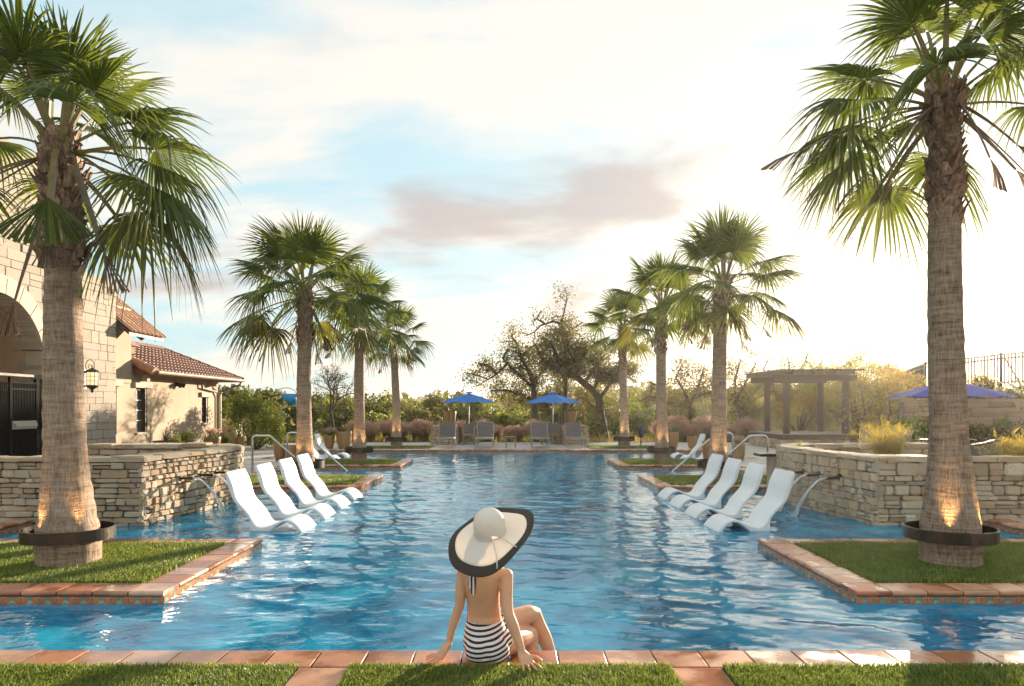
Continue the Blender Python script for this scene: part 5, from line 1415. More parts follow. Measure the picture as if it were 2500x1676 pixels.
def blades_mesh(name, n, h, spread, seed, mats, width=0.006, arch=0.5, plume=0, plume_mat=1, base_r=0.08, plume_len=0.3, plume_w=0.004, az0=None):
    rg = np.random.RandomState(seed); V = []; F = []; MI = []
    for k in range(n):
        a = rg.uniform(0, 6.283) if az0 is None else az0 + rg.normal(0, 0.5)
        out = spread * rg.uniform(0.15, 1.0); hh = h * rg.uniform(0.6, 1.08)
        bx, by = base_r * rg.normal(0, 0.6), base_r * rg.normal(0, 0.6)
        ca, sa = math.cos(a), math.sin(a); w = width * rg.uniform(0.7, 1.3)
        b0 = len(V); ns = 5
        for i in range(ns + 1):
            f = i / ns; r = out * f ** 1.7; z = hh * (f - arch * 0.45 * f ** 3 * out / max(spread, 1e-3))
            ww = w * (1 - f * 0.92)
            V += [(bx + ca * r - sa * ww, by + sa * r + ca * ww, z), (bx + ca * r + sa * ww, by + sa * r - ca * ww, z)]
        for i in range(ns): F.append((b0 + 2*i, b0 + 2*i + 1, b0 + 2*i + 3, b0 + 2*i + 2)); MI.append(0)
        if plume and rg.rand() < plume:
            for q in range(10):
                f = 0.55 + 0.45 * q / 9; r = out * f ** 1.7; z = hh * (f - arch * 0.45 * f ** 3 * out / max(spread, 1e-3))
                c = np.array([bx + ca * r, by + sa * r, z]); d = rg.normal(size=3) * np.array([0.8, 0.8, 0.5]); d[2] += 1.1; d /= np.linalg.norm(d)
                e = c + d * plume_len * rg.uniform(0.4, 1.0) * 0.4; s_ = np.cross(d, rg.normal(size=3)); s_ /= np.linalg.norm(s_); s_ *= plume_w
                b0 = len(V); V += [tuple(c - s_), tuple(c + s_), tuple(e + s_ * 1.6), tuple(e - s_ * 1.6)]; F.append((b0, b0+1, b0+2, b0+3)); MI.append(plume_mat)
    return np_mesh(name, V, F, mats, False, MI)
MUH = [blades_mesh('ornamental_grass', 230, 1.08, 0.50, 700 + k, [MT['muhly_base'], MT['muhly']], 0.008, 0.35, 0.85, 1, 0.14, 0.46, 0.006) for k in range(3)]
def grass_clump(label, x, y, z, s, k, rz, group): 
    o = place('ornamental_grass', MUH[k % 3], None, None, (x, y, z), (0, 0, rz), (s, s, s * 0.95)); tag(o, label, 'ornamental grass', group); return o
rgm = random.Random(4)
for grp, lab, lo, hi, n, y0, y1, sc0 in (('pink grasses beyond the clubhouse side palms', 'pink plumed grass clump beyond the clubhouse side palms', -7.0, -3.6, 11, 32.0, 33.2, 1.0), ('pink grasses behind the chaises', 'pink plumed grass clump behind the grey chaises', -2.2, 2.2, 12, 32.0, 33.0, 0.95),
        ('pink grasses behind the pergola side pots', 'pink plumed grass clump behind the pergola side pots', 6.6, 9.6, 10, 31.9, 33.4, 1.1), ('pink grasses by the pergola', 'pink plumed grass clump beside the pergola base', 9.6, 11.2, 5, 31.2, 32.6, 1.0)):
    for i in range(n):
        grass_clump(lab, lo + (hi - lo) * (i + rgm.uniform(0.1, 0.9)) / n, rgm.uniform(y0, y1), -0.04, sc0 * rgm.uniform(0.65, 1.0), i, rgm.uniform(0, 6.28), grp)
gm = blades_mesh('ornamental_grass', 700, 0.85, 0.62, 720, [MT['grass_gold'], MT['grass_gold']], 0.004, 0.7, 0.12, 1, 0.12, 0.3, 0.004)
o = place('ornamental_grass', gm, None, None, (6.35, 12.4, 0.44)); tag(o, 'golden backlit grass mound behind the shaded spa wall', 'ornamental grass')
gm2 = blades_mesh('ornamental_grass', 320, 0.75, 0.7, 724, [MT['grass_gold'], MT['grass_gold']], 0.004, 0.9, 0.3, 1, 0.10, 0.35, 0.004)
o = place('ornamental_grass', gm2, None, None, (7.55, 10.75, 0.44)); tag(o, 'golden drooping grass spilling over the shaded spa wall', 'ornamental grass')
gm3 = blades_mesh('bush_grass', 260, 0.7, 0.4, 726, [MT['blade']], 0.012, 0.6)
for i, (x, y, s_) in enumerate(((-10.6, 27.6, 0.9), (-10.2, 29.0, 1.0), (-9.6, 29.6, 0.9), (-9.0, 28.7, 0.8))):
    o = place('ornamental_grass', gm3, None, None, (x, y, 0), (0, 0, i), (s_,) * 3); tag(o, 'green grass tuft at the foot of the yellow green shrub', 'ornamental grass', 'grass tufts by the shrub')
# long tawny grass on the meadow beyond the deck
nr = np.random.RandomState(12); n = 26000
Y = 31.8 + 26 * nr.rand(n) ** 1.6; X = nr.uniform(-0.62, 0.62, n) * Y; Z = ground_h(X, Y)
h = nr.uniform(0.12, 0.42, n); a = nr.uniform(0, 6.28, n); w = 0.012 + 0.0004 * Y
V = np.zeros((n, 3, 3)); V[:, 0] = np.stack([X - np.cos(a) * w, Y - np.sin(a) * w, Z - 0.02], -1); V[:, 1] = np.stack([X + np.cos(a) * w, Y + np.sin(a) * w, Z - 0.02], -1)
V[:, 2] = np.stack([X + nr.normal(0, 0.1, n), Y + nr.normal(0, 0.1, n), Z + h], -1)
o = place('meadow_grass', np_mesh('meadow_grass', V.reshape(-1, 3), np.arange(n * 3).reshape(-1, 3), [MT['grass_gold']])); tag(o, 'tawny long grass of the meadow beyond the deck', 'grass', kind='stuff')
# ------------------------------------------------------------------ in-pool loungers
def catmull(pts, n=5):
    out = []; P = [Vector((*p, 0)) for p in pts]
    for i in range(len(P) - 1):
        p0, p1, p2, p3 = P[max(i-1, 0)], P[i], P[i+1], P[min(i+2, len(P)-1)]
        for k in range(n):
            t = k / n
            q = 0.5 * ((2*p1) + (p2 - p0)*t + (2*p0 - 5*p1 + 4*p2 - p3)*t*t + (3*p1 - p0 - 3*p2 + p3)*t**3); out.append((q.x, q.y))
    out.append(tuple(pts[-1])); return out
def lounger_mesh():
    k = 0.001023
    c = lambda L: [((a - 620) * k, (1125 - b) * k) for a, b in L]
    topl = catmull(c([(303, 376), (352, 470), (388, 560), (410, 645), (448, 742), (528, 832), (602, 915), (655, 1005), (700, 1058), (760, 1074), (850, 1058), (950, 1018), (1050, 978), (1135, 982), (1205, 1022), (1262, 1082), (1296, 1140), (1310, 1250)]), 4)
    und = catmull(c([(1236, 1250), (1232, 1135), (1190, 1064), (1130, 1020), (1060, 1010), (990, 1042), (930, 1085), (870, 1135), (800, 1175), (700, 1180), (612, 1180), (606, 1090), (612, 1015), (566, 925), (478, 836), (402, 755), (350, 645), (318, 540), (278, 400)]), 4)
    poly = topl + und; W = 0.56
    b = MB(); b.prism(poly, (0, -W / 2, 0), (1, 0, 0), (0, 0, 1), (0, W, 0))
    me = bpy.data.meshes.new('lounger_body'); me.from_pydata(b.v, [], b.f)
    bm = bmesh.new(); bm.from_mesh(me); bmesh.ops.recalc_face_normals(bm, faces=bm.faces)
    caps = [f for f in bm.faces if len(f.verts) > 10]
    ed = set(e for f in caps for e in f.edges)
    bmesh.ops.bevel(bm, geom=list(ed), offset=0.016, segments=3, affect='EDGES', profile=0.5)
    for f in bm.faces: f.smooth = True
    bmesh.ops.triangulate(bm, faces=[f for f in bm.faces if len(f.verts) > 8])
    bm.to_mesh(me); bm.free(); me.materials.append(MT['lounger'])
    return me, topl, W
LM, LTOP, LW = lounger_mesh()
ORD = ('nearest the spa wall corner', 'second from the spa wall corner', 'third from the spa wall corner', 'last, beside the turf island')
for s, name in ((-1, 'clubhouse'), (1, 'pergola')):
    for i, (yy, xx) in enumerate(((9.80, 3.33), (10.92, 3.33), (12.02, 3.34), (13.13, 3.37))):
        t = thing('pool_lounger', 'white moulded in-pool chaise on the %s side, %s' % (name, ORD[i]), 'pool lounger', (s * xx, yy, WATER_Z), 0 if s < 0 else math.pi, 'white in-pool loungers')
        t.rotation_euler.z += s * R((5.0, 3.0, 4.0, 3.5)[i])
        place('lounger_body', LM, None, t)
    for i, (xx, yy) in enumerate(((5.9, 22.5), (5.9, 23.8))):
        t = thing('pool_lounger', 'white in-pool chaise half hidden beyond the %s side handrail palm, %s' % (name, ('nearer the palm', 'nearer the far coping')[i]), 'pool lounger', (s * xx, yy, WATER_Z - 0.02), 0 if s < 0 else math.pi, 'white in-pool loungers')
        place('lounger_body', LM, None, t)

# ------------------------------------------------------------------ handrails
for s, name in ((-1, 'clubhouse'), (1, 'pergola')):
    for i, (x0, y0) in enumerate(((5.80, 16.6), (5.62, 18.6))):
        t = thing('handrail', 'bent steel pool handrail on the %s side, %s' % (name, ('nearer the lounger island', 'nearer the handrail island palm')[i]), 'handrail', (s * x0, y0, 0), 0, 'steel pool handrails')
        q = -s
        pts = [(0, 0, -0.02), (0, 0, 0.72)] + [(q * (0.09 - 0.09 * math.cos(R(a))), 0, 0.77 + 0.09 * math.sin(R(a))) for a in (20, 45, 70, 90)] + [(q * 0.36, 0, 0.86)] + [(q * (0.36 + 0.10 * math.sin(R(a))), 0, 0.86 - 0.10 * (1 - math.cos(R(a)))) for a in (15, 30, 42)] + [(q * 1.50, 0, -0.10), (q * 1.62, 0, -0.22)]
        MB().tube(pts, 0.024, 12).build('rail', MT['steel'], t, True)
        MB().lathe([(0.0, 0.022), (0.045, 0.018), (0.055, 0.0)], 16).build('escutcheon', MT['steel'], t, True)

# ------------------------------------------------------------------ pots
def agave_mesh(name, n, L, seed, mat, w=0.03, up=0.7):
    rg = random.Random(seed); b = MB()
    for k in range(n):
        a = k * 2.4; el = R(80 - 60 * k / n + rg.uniform(-8, 8)); d = Vector((math.cos(a) * math.cos(el), math.sin(a) * math.cos(el), math.sin(el)))
        s_ = Vector((-math.sin(a), math.cos(a), 0)); l = L * rg.uniform(0.75, 1.1); nn = s_.cross(d)
        vs = []
        for f, ww in ((0, 0.7), (0.35, 1.0), (0.7, 0.65), (1.0, 0.04)):
            p = d * (l * f) - Vector((0, 0, 1)) * (0.18 * l * f * f); vs += [p - s_ * (w * ww), p - nn * (w * ww * 0.3), p + s_ * (w * ww)]
        b.add(vs, [(3*i, 3*i+1, 3*i+4, 3*i+3) for i in range(3)] + [(3*i+1, 3*i+2, 3*i+5, 3*i+4) for i in range(3)])
    me = bpy.data.meshes.new(name); me.from_pydata([tuple(v) for v in b.v], [], b.f); me.materials.append(mat); return me
AGV = agave_mesh('potted_plant', 26, 0.38, 5, MT['blade'], 0.016); YUC = agave_mesh('potted_plant', 60, 0.75, 6, MT['blade'], 0.011)
FLW = blades_mesh('potted_plant', 120, 0.35, 0.28, 731, [MT['blade'], MT['muhly']], 0.006, 0.5, 0.5, 1, 0.10, 0.2)
def pot(label, x, y, r, h, z=0.0, mat='pot', plant=None, ps=1.0, taper=0.68, group='bronze glazed pots around the pool', plabel=None):
    t = thing('plant_pot', label, 'pot', (x, y, z), 0, group)
    b = MB(); n = 28
    prof = [(0.0, 0.0), (r * taper * 0.9, 0.0), (r * taper, 0.02), (r * (taper + (1 - taper) * 0.75), h * 0.45), (r * 0.99, h * 0.85), (r, h * 0.97), (r * 0.99, h), (r * 0.93, h), (r * 0.92, h * 0.9), (0.0, h * 0.89)]
    b.lathe(prof, n); b.build('pot_body', MT[mat], t, True)
    MB().lathe([(0.0, h * 0.905), (r * 0.90, h * 0.90)], 20).build('soil', MT['soil'], t)
    if plant is not None:
        o = place('potted_plant', plant, None, None, (x, y, z + h * 0.90), (0, 0, x * 3), (ps,) * 3)
        tag(o, plabel or ('plant growing in the ' + label.split(' with ')[0]).replace('standing on the stone pedestal ', 'on the pedestal '), 'potted plant', 'plants in the pots')
    return t
pot('bronze glazed pot by the clubhouse side handrail post', -6.42, 20.6, 0.185, 0.46)
pot('bronze glazed pot hidden behind the clubhouse side lounger palm', -6.05, 20.4, 0.185, 0.46)
pot('small bronze pot with grassy plant beside the big pot', -6.55, 26.75, 0.195, 0.48, plant=FLW, ps=1.0)
pot('big bronze pot left of the palm by the clubhouse handrail', -6.02, 26.75, 0.29, 0.62, plant=AGV, ps=1.2)
pot('tall bronze pot with an aloe behind the pergola side handrail palm', 5.94, 26.8, 0.20, 0.60, plant=AGV, ps=1.1)
pot('small bronze pot between the pergola side palms', 6.62, 26.8, 0.175, 0.44)
pot('bronze pot with flowers by the pergola side handrail post', 6.36, 20.5, 0.185, 0.48, plant=FLW, ps=0.8)
pot('bronze pot half hidden by the pergola side lounger palm', 5.55, 20.7, 0.16, 0.55)
for i, (x, y, r, h) in enumerate(((-11.15, 23.9, 0.40, 0.42), (-10.9, 27.0, 0.30, 0.42), (-10.75, 28.2, 0.33, 0.55), (-10.45, 28.4, 0.27, 0.38))):
    pot(('wide dark pot with a spiky plant at the tower corner', 'brown pot under the stucco wall', 'tall brown pot under the stucco wall', 'short brown pot beside the strappy plant')[i], x, y, r, h, mat='pot_dark' if i == 0 else 'pot', plant=(YUC, FLW, YUC, YUC)[i], ps=(0.75, 1.0, 0.5, 1.0)[i])
bx = thing('box_planter', 'low dark rectangular planter at the foot of the tower', 'planter', (-11.2, 21.8, 0))
MB().box(-0.3, 0.3, -0.9, 0.9, 0.0, 0.32).build('box', MT['pot_dark'], bx, auto=0.015)
MB().box(-0.26, 0.26, -0.86, 0.86, 0.322, 0.326).build('soil', MT['soil'], bx)
for i, (x, y, s_) in enumerate(((-11.4, 25.2, 0.8), (-11.5, 26.2, 0.95), (-11.5, 29.2, 0.8), (-11.6, 30.4, 0.7))):
    shrub('small leafy bush %s the stucco wall windows' % ('under', 'right of', 'between', 'at the far end of')[i], (x, y, 0), 0.45, 0.4, 0.75 * s_, 350 + i, MT['bright_leaf'], 0.03, 900, 'bush', None, 8, 5)
for i, (px, y) in enumerate(((505, 27.5), (452, 26.0))):
    x = (px - PX0) / F_PX * y
    o = place('yucca', YUC, None, None, (x, y, 0.02), (0, 0, i), (1.1, 1.1, 1.2)); tag(o, ('strappy green yucca in front of the small window', 'strappy yucca among the brown pots')[i], 'yucca')

# ------------------------------------------------------------------ far deck furniture
def chaise(label, x, y, rz=0.0, slats=True, back=58, mat='sling'):
    t = thing('chaise_lounge', label, 'chaise', (x, y, 0), rz, 'grey chaises on the deck')
    W = 0.62; zs = 0.36; hy = 0.55     # hinge at y = hy, foot at -0.75 (towards the pool)
    fr = MB()
    for sx in (-1, 1): fr.beam((sx * W / 2, -0.75, zs), (sx * W / 2, hy + 0.1, zs), 0.03, 0.05)
    fr.beam((-W / 2, -0.75, zs), (W / 2, -0.75, zs), 0.03, 0.05); fr.beam((-W / 2, hy, zs), (W / 2, hy, zs), 0.03, 0.04); fr.build('frame', MT['furn_metal'], t)
    for sx in (-1, 1):
        for yy in (-0.68, 0.55): MB().beam((sx * W / 2, yy, 0), (sx * W / 2, yy, zs - 0.02), 0.03, 0.03).build('leg', MT['furn_metal'], t)
    MB().box(-W / 2 + 0.02, W / 2 - 0.02, -0.72, hy - 0.02, zs + 0.0, zs + 0.018).build('seat', MT[mat], t)
    bd = Vector((0, math.cos(R(back)), math.sin(R(back)))); L = 0.62
    bk = MB(); bk.beam(Vector((0, hy, zs + 0.02)), Vector((0, hy, zs + 0.02)) + bd * L, W - 0.03, 0.016, (0, -1, 0.6)); bo = bk.build('backrest', MT[mat], t)
    bf = MB()
    for sx in (-1, 1): bf.beam(Vector((sx * (W / 2), hy, zs)), Vector((sx * (W / 2), hy, zs)) + bd * (L + 0.02), 0.028, 0.03)
    bf.build('back_frame', MT['furn_metal'], t)
    for k in range(8):
        p = Vector((0, hy - 0.010, zs + 0.035)) + bd * (0.075 * k + 0.01)
        MB().beam(p + Vector((-W / 2 + 0.02, -0.006, 0)), p + Vector((W / 2 - 0.02, -0.006, 0)), 0.012, 0.064, tuple(bd)).build('slat', MT[mat], bo)
    return t
for i, x in enumerate((-2.40, -0.94, 1.12, 2.42)):
    chaise('grey mesh chaise on the far deck ' + ('before the pedestal left of the side table', 'beside the side table, table on its right', 'beside the side table, table on its left', 'before the pedestal next to the leaning oak')[i], x, 27.55)
def side_table(label, x, y, w=0.40, d=0.40, h=0.43):
    t = thing('side_table', label, 'table', (x, y, 0))
    for k in range(5): MB().box(-w/2, w/2, -d/2 + d/5*k, -d/2 + d/5*(k+1) - 0.008, h - 0.03, h).build('slat', MT['slat'], t)
    for sx in (-1, 1):
        for sy in (-1, 1): MB().beam((sx*(w/2-0.03), sy*(d/2-0.03), 0), (sx*(w/2-0.03), sy*(d/2-0.03), h-0.03), 0.05, 0.05).build('leg', MT['slat'], t)
side_table('small slatted side table between the grey chaises', 0.03, 27.2)
def umbrella(label, x, y, r, ze, zt, mat, z0=0.0, pole=None, rot=22.5):
    t = thing('patio_umbrella', label, 'umbrella', (x, y, z0))
    b = MB(); n = 8; V = [(0, 0, zt)]; F_ = []
    rings = 5
    for j in range(1, rings + 1):
        f = j / rings
        for k in range(n * 4):
            a = 2 * math.pi * k / (n * 4) + R(rot); m = (k % 4) / 4
            cosf = math.cos(math.pi / n) / math.cos((m - 0.5) * 2 * math.pi / n)
            sag = 0.035 * math.sin(m * math.pi) * f
            V.append((r * f * cosf * math.cos(a), r * f * cosf * math.sin(a), zt - (zt - ze) * (f ** 1.08) - sag))
    N8 = n * 4
    for k in range(N8): F_.append((0, 1 + k, 1 + (k + 1) % N8))
    for j in range(rings - 1):
        for k in range(N8): F_.append((1 + j*N8 + k, 1 + j*N8 + (k+1) % N8, 1 + (j+1)*N8 + (k+1) % N8, 1 + (j+1)*N8 + k))
    b.add(V, F_); c = b.build('canopy', MT[mat], t)
    cap = MB(); cap.lathe([(0.0, zt + 0.07), (0.10, zt + 0.045), (r * 0.17, zt + 0.0)], 8); cap.build('vent_cap', MT[mat], c)
    MB().tube([(0, 0, 0.02), (0, 0, zt + 0.05)], 0.024, 10).build('pole', MT['white_paint'] if pole is None else MT[pole], t, True)
    MB().lathe([(0, 0.1), (0.06, 0.1), (0.22, 0.04), (0.24, 0.0)], 20).build('base', MT['furn_metal'], t)
    for k in range(n):
        a = 2 * math.pi * k / n + R(rot)
        MB().beam((0.02 * math.cos(a), 0.02 * math.sin(a), zt - 0.03), (r * 0.99 * math.cos(a), r * 0.99 * math.sin(a), ze - 0.012), 0.016, 0.016).build('rib', MT['furn_metal'], t)
        MB().beam((0.03 * math.cos(a), 0.03 * math.sin(a), ze - 0.02), (r * 0.5 * math.cos(a), r * 0.5 * math.sin(a), (zt + ze) / 2 - 0.035), 0.012, 0.012).build('strut', MT['furn_metal'], t)
umbrella('royal blue patio umbrella over the table left of the side table', -1.69, 30.4, 1.19, 1.72, 2.08, 'blue_canvas')
umbrella('royal blue patio umbrella in front of the leaning oak', 1.77, 30.4, 1.21, 1.70, 2.08, 'blue_canvas')
umbrella('violet blue patio umbrella behind the shaded spa wall palm', 10.75, 18.0, 1.36, 1.77, 2.16, 'violet_canvas')
def patio_chair(label, x, y, rz, mat='slat'):
    t = thing('patio_chair', label, 'chair', (x, y, 0), rz, 'slatted patio chairs')
    w = 0.44
    for sx in (-1, 1):
        MB().beam((sx*w/2, -0.20, 0), (sx*w/2, -0.22, 0.86), 0.045, 0.045).build('leg', MT[mat], t)
        MB().beam((sx*w/2, 0.22, 0), (sx*w/2, 0.22, 0.62), 0.045, 0.045).build('leg', MT[mat], t)
        MB().beam((sx*w/2, -0.24, 0.63), (sx*w/2, 0.26, 0.63), 0.05, 0.025).build('armrest', MT[mat], t)
    for k in range(6): MB().box(-w/2, w/2, -0.2 + 0.07*k, -0.14 + 0.07*k, 0.42, 0.44).build('slat', MT[mat], t)
    MB().box(-w/2 + 0.025, w/2 - 0.025, -0.235, -0.205, 0.5, 0.84).build('backrest', MT['sling'], t)
    MB().beam((-w/2, -0.21, 0.40), (w/2, -0.21, 0.40), 0.03, 0.05).build('rail', MT[mat], t)
for x, lab in ((-1.66, 'left of the side table'), (1.72, 'in front of the leaning oak')):
    patio_chair('slatted chair pulled up to the umbrella table ' + lab, x, 29.6, 0)
    patio_chair('slatted chair on the far side of the umbrella table ' + lab, x, 31.1, math.pi)
    t = thing('patio_table', 'slatted table under the blue umbrella ' + lab, 'table', (x - 0.03, 30.4, 0))
    for k in range(7): MB().box(-0.42, 0.42, -0.42 + 0.12*k, -0.31 + 0.12*k, 0.69, 0.72).build('slat', MT['slat'], t)
    for sx in (-1, 1):
        for sy in (-1, 1): MB().beam((sx*0.38, sy*0.38, 0), (sx*0.38, sy*0.38, 0.69), 0.05, 0.05).build('leg', MT['slat'], t)
# stone pedestals with pots
for i, (x, lab) in enumerate(((-2.65, 'left of the side table'), (2.66, 'in front of the leaning oak'))):
    t = thing('stone_pedestal', 'tapering rubble stone pedestal under a bronze pot ' + lab, 'pedestal', (x, 30.2, 0)); off = Vector(t.location)
    rg = random.Random(60 + i)
    for face in range(4):
        hw = 0.54
        c_ = [(-hw, -hw), (hw, -hw), (hw, hw), (-hw, hw), (-hw, -hw)]
        rubble(t, [(x + c_[face][0], 30.2 + c_[face][1]), (x + c_[face+1][0], 30.2 + c_[face+1][1])], 0.0, 0.76, rg, off, 0.14, 0.32, 0.06, 0.12, 0.12, side=-1, batter=0.2)
    b = MB(); b.add([(sx * (0.46 if z_ < 0.1 else 0.33), sy * (0.46 if z_ < 0.1 else 0.33), z_) for z_ in (0.0, 0.73) for sx, sy in ((-1, -1), (1, -1), (1, 1), (-1, 1))], [(0,3,2,1),(4,5,6,7),(0,1,5,4),(1,2,6,5),(2,3,7,6),(3,0,4,7)]); b.build('core', MT['mortar'], t)
    for k in range(4): place('flagstone', STONE_V[k + 2], None, t, (-0.19 + 0.38 * (k % 2), -0.19 + 0.38 * (k // 2), 0.755), (0, 0, 0.05 * k), (0.39, 0.39, 0.06))
    pot('bronze pot standing on the stone pedestal ' + lab, x + (0.19 if i == 0 else -0.18), 30.2, 0.255, 0.54, 0.785, plant=AGV, ps=0.6)
# odd things by the end palm
t = thing('hanging_towel', 'dark blue towel draped on a post by the slim end palm', 'towel', (5.15, 29.0, 0))
MB().tube([(0, 0, 0), (0, 0, 0.72)], 0.02, 8).build('post', MT['dark_metal'], t)
MB().lathe([(0.03, 0.76), (0.06, 0.70), (0.085, 0.5), (0.095, 0.33), (0.07, 0.32)], 12).build('towel', MT['navy'], t, True)
t = thing('valve_cover', 'small faded red dome on the ground by the slim end palm', 'valve cover', (6.9, 34.0, -0.25))
MB().lathe([(0.0, 0.24), (0.12, 0.21), (0.2, 0.1), (0.22, 0.0)], 14).build('dome', MT['red'], t, True)
t = thing('wire_fence', 'thin dark wire fence crossing the meadow behind the leaning oak', 'fence', (7, 43, -0.4))
for k in range(9): MB().tube([(-4 + 1.9 * k, 0, 0), (-4 + 1.9 * k, 0, 1.25)], 0.025, 6).build('post', MT['dark_metal'], t)
for z_ in (0.35, 0.65, 0.95, 1.2): MB().tube([(-4, 0, z_), (11.2, 0, z_)], 0.006, 4).build('wire', MT['dark_metal'], t)
# splash pad pieces beyond the left shrubs
t = thing('splash_bucket', 'bright blue tipping bucket of a splash pad beyond the shrubs', 'bucket', (-13.35, 44.0, -0.4))
MB().lathe([(0.0, 2.05), (0.62, 2.05), (0.72, 2.70), (0.68, 2.70), (0.58, 2.15)], 20).build('bucket', MT['splash_blue'], t, True)
MB().tube([(0.62 + 0.0, 0, 2.65)] + [(0.62 * math.cos(R(a)), 0, 2.65 + 0.42 * math.sin(R(a))) for a in range(15, 181, 15)], 0.03, 6).build('hoop', MT['white_paint'], t, True)
MB().tube([(0.85, 0, 0), (0.85, 0, 2.9), (0.6, 0, 3.0)], 0.07, 8).build('post', MT['splash_blue'], t, True)
t = thing('splash_hoop', 'light green hoop arch standing beyond the clubhouse side pots', 'hoop', (-9.0, 32.3, 0))
MB().tube([(0.42 * math.cos(R(a)), 0, 0.42 * math.sin(R(a)) + 0.15) for a in range(-20, 201, 10)], 0.04, 8).build('arch', MT['hoop_green'], t, True)

# ------------------------------------------------------------------ right hand side: pergola, retaining wall, fence, chairs
pg = thing('pergola', 'dark timber pergola on a low stone base', 'pergola', (11.1, 27.8, 0)); PO = Vector(pg.location)
off = PO
rg = random.Random(91)
px0, px1, py0, py1 = 9.62, 12.7, 26.1, 29.6
for a_, b_ in (((px0, py0), (px1, py0)), ((px0, py1), (px0, py0))):
    rubble(pg, [a_, b_], 0.0, 0.36, rg, off, 0.16, 0.36, 0.06, 0.12, 0.12, side=-1, cap=False)
MB().box(px0 + 0.06 - PO.x, px1 - PO.x, py0 + 0.06 - PO.y, py1 - PO.y, 0, 0.36).build('base_core', MT['mortar'], pg)
MB().box(px0 - 0.05 - PO.x, px1 + 0.05 - PO.x, py0 - 0.05 - PO.y, py1 + 0.05 - PO.y, 0.362, 0.52).build('platform_edge', MT['pergola'], pg)
for k in range(12):
    w_ = (px1 - px0 + 0.04) / 12
    MB().box(px0 - 0.02 + w_ * k - PO.x, px0 - 0.02 + w_ * (k + 1) - 0.008 - PO.x, py0 - 0.02 - PO.y, py1 + 0.02 - PO.y, 0.523, 0.548).build('floor_board', MT['slat'], pg)
for x, y in ((9.97, 26.6), (12.1, 26.6), (10.15, 29.1), (12.25, 29.1)):
    MB().box(x - 0.09 - PO.x, x + 0.09 - PO.x, y - 0.09 - PO.y, y + 0.09 - PO.y, 0.54, 2.60).build('post', MT['pergola'], pg)
for y in (26.6, 29.1):
    for dy in (-0.13, 0.13): MB().box(9.55 - PO.x, 12.45 - PO.x, y + dy - 0.035 - PO.y, y + dy + 0.035 - PO.y, 2.46, 2.66).build('beam', MT['pergola'], pg)
for k in range(8): MB().box(9.6 + 0.35 * k - 0.03 - PO.x, 9.6 + 0.35 * k + 0.03 - PO.x, 25.8 - PO.y, 29.9 - PO.y, 2.662, 2.80).build('rafter', MT['pergola'], pg)
for k in range(14): MB().box(9.45 - PO.x, 12.45 - PO.x, 25.95 + 0.29 * k - 0.025 - PO.y, 25.95 + 0.29 * k + 0.025 - PO.y, 2.803, 2.845).build('purlin', MT['pergola'], pg)
# retaining wall
SHADED_BROWN_V = []
for m_ in STONE_V[:6]:
    c_ = m_.copy(); c_.materials.clear(); c_.materials.append(MT['shaded_brown_stone']); SHADED_BROWN_V.append(c_)
t = thing('retaining_wall', 'long coursed limestone retaining wall under the hillside shrubs', 'stone wall', (15.5, 22.6, 0)); off = Vector(t.location)
rg = random.Random(95)
rubble(t, [(12.2, 22.8), (18.5, 22.2)], 0.5, 1.75, rg, off, 0.35, 0.85, 0.12, 0.17, 0.2, side=-1, mats=SHADED_BROWN_V)
wall_core(t, [(12.2, 22.8), (18.5, 22.2)], -0.1, 1.65, 0.35, off, side=-1)
t = thing('planter_wall', 'low stone planter wall behind the patio chairs', 'stone wall', (10.6, 15.6, 0)); off = Vector(t.location)
rubble(t, [(9.3, 15.5), (12.2, 15.3)], 0.0, 0.62, rg, off, 0.25, 0.6, 0.1, 0.16, 0.2, side=-1)
wall_core(t, [(9.3, 15.5), (12.2, 15.3)], -0.1, 0.55, 0.25, off, side=-1)
# fence on the bank
pts = [Vector((at(1990, 985, 42).x, 42, 2.05)), Vector((at(2150, 930, 36).x, 36, 2.80)), at(2259, 888, 31.5), at(2444, 866, 29.5), at(2560, 856, 28.5)]
fen = thing('bank_fence', 'black picket fence climbing the bank above the retaining wall', 'fence', (pts[2].x, pts[2].y, 1.9)); FO = Vector(fen.location)
PK = bpy.data.meshes.new('picket'); _b = MB().box(-0.019, 0.019, -0.019, 0.019, -1.22, 0.0); PK.from_pydata(_b.v, [], _b.f); PK.materials.append(MT['dark_metal'])
for i in range(len(pts) - 1):
    a_, b_ = pts[i], pts[i+1]; L = (b_ - a_).length; n = int(L / 0.115)
    for dz in (0.0, -0.16, -1.12): MB().beam(a_ - FO + Vector((0, 0, dz)), b_ - FO + Vector((0, 0, dz)), 0.05, 0.05).build('rail', MT['dark_metal'], fen)
    for k in range(1, n): place('picket', PK, None, fen, a_ + (b_ - a_) * (k / n) - FO)
    for p in (a_, b_) if i == len(pts) - 2 else (a_,):
        MB().box(-0.04, 0.04, -0.04, 0.04, -1.5, 0.07).build('post', MT['dark_metal'], fen, loc=p - FO)
MB().beam(at(2450, 870, 29.3) - FO, at(2505, 960, 27.8) - FO, 0.04, 0.04).build('strut', MT['dark_metal'], fen)
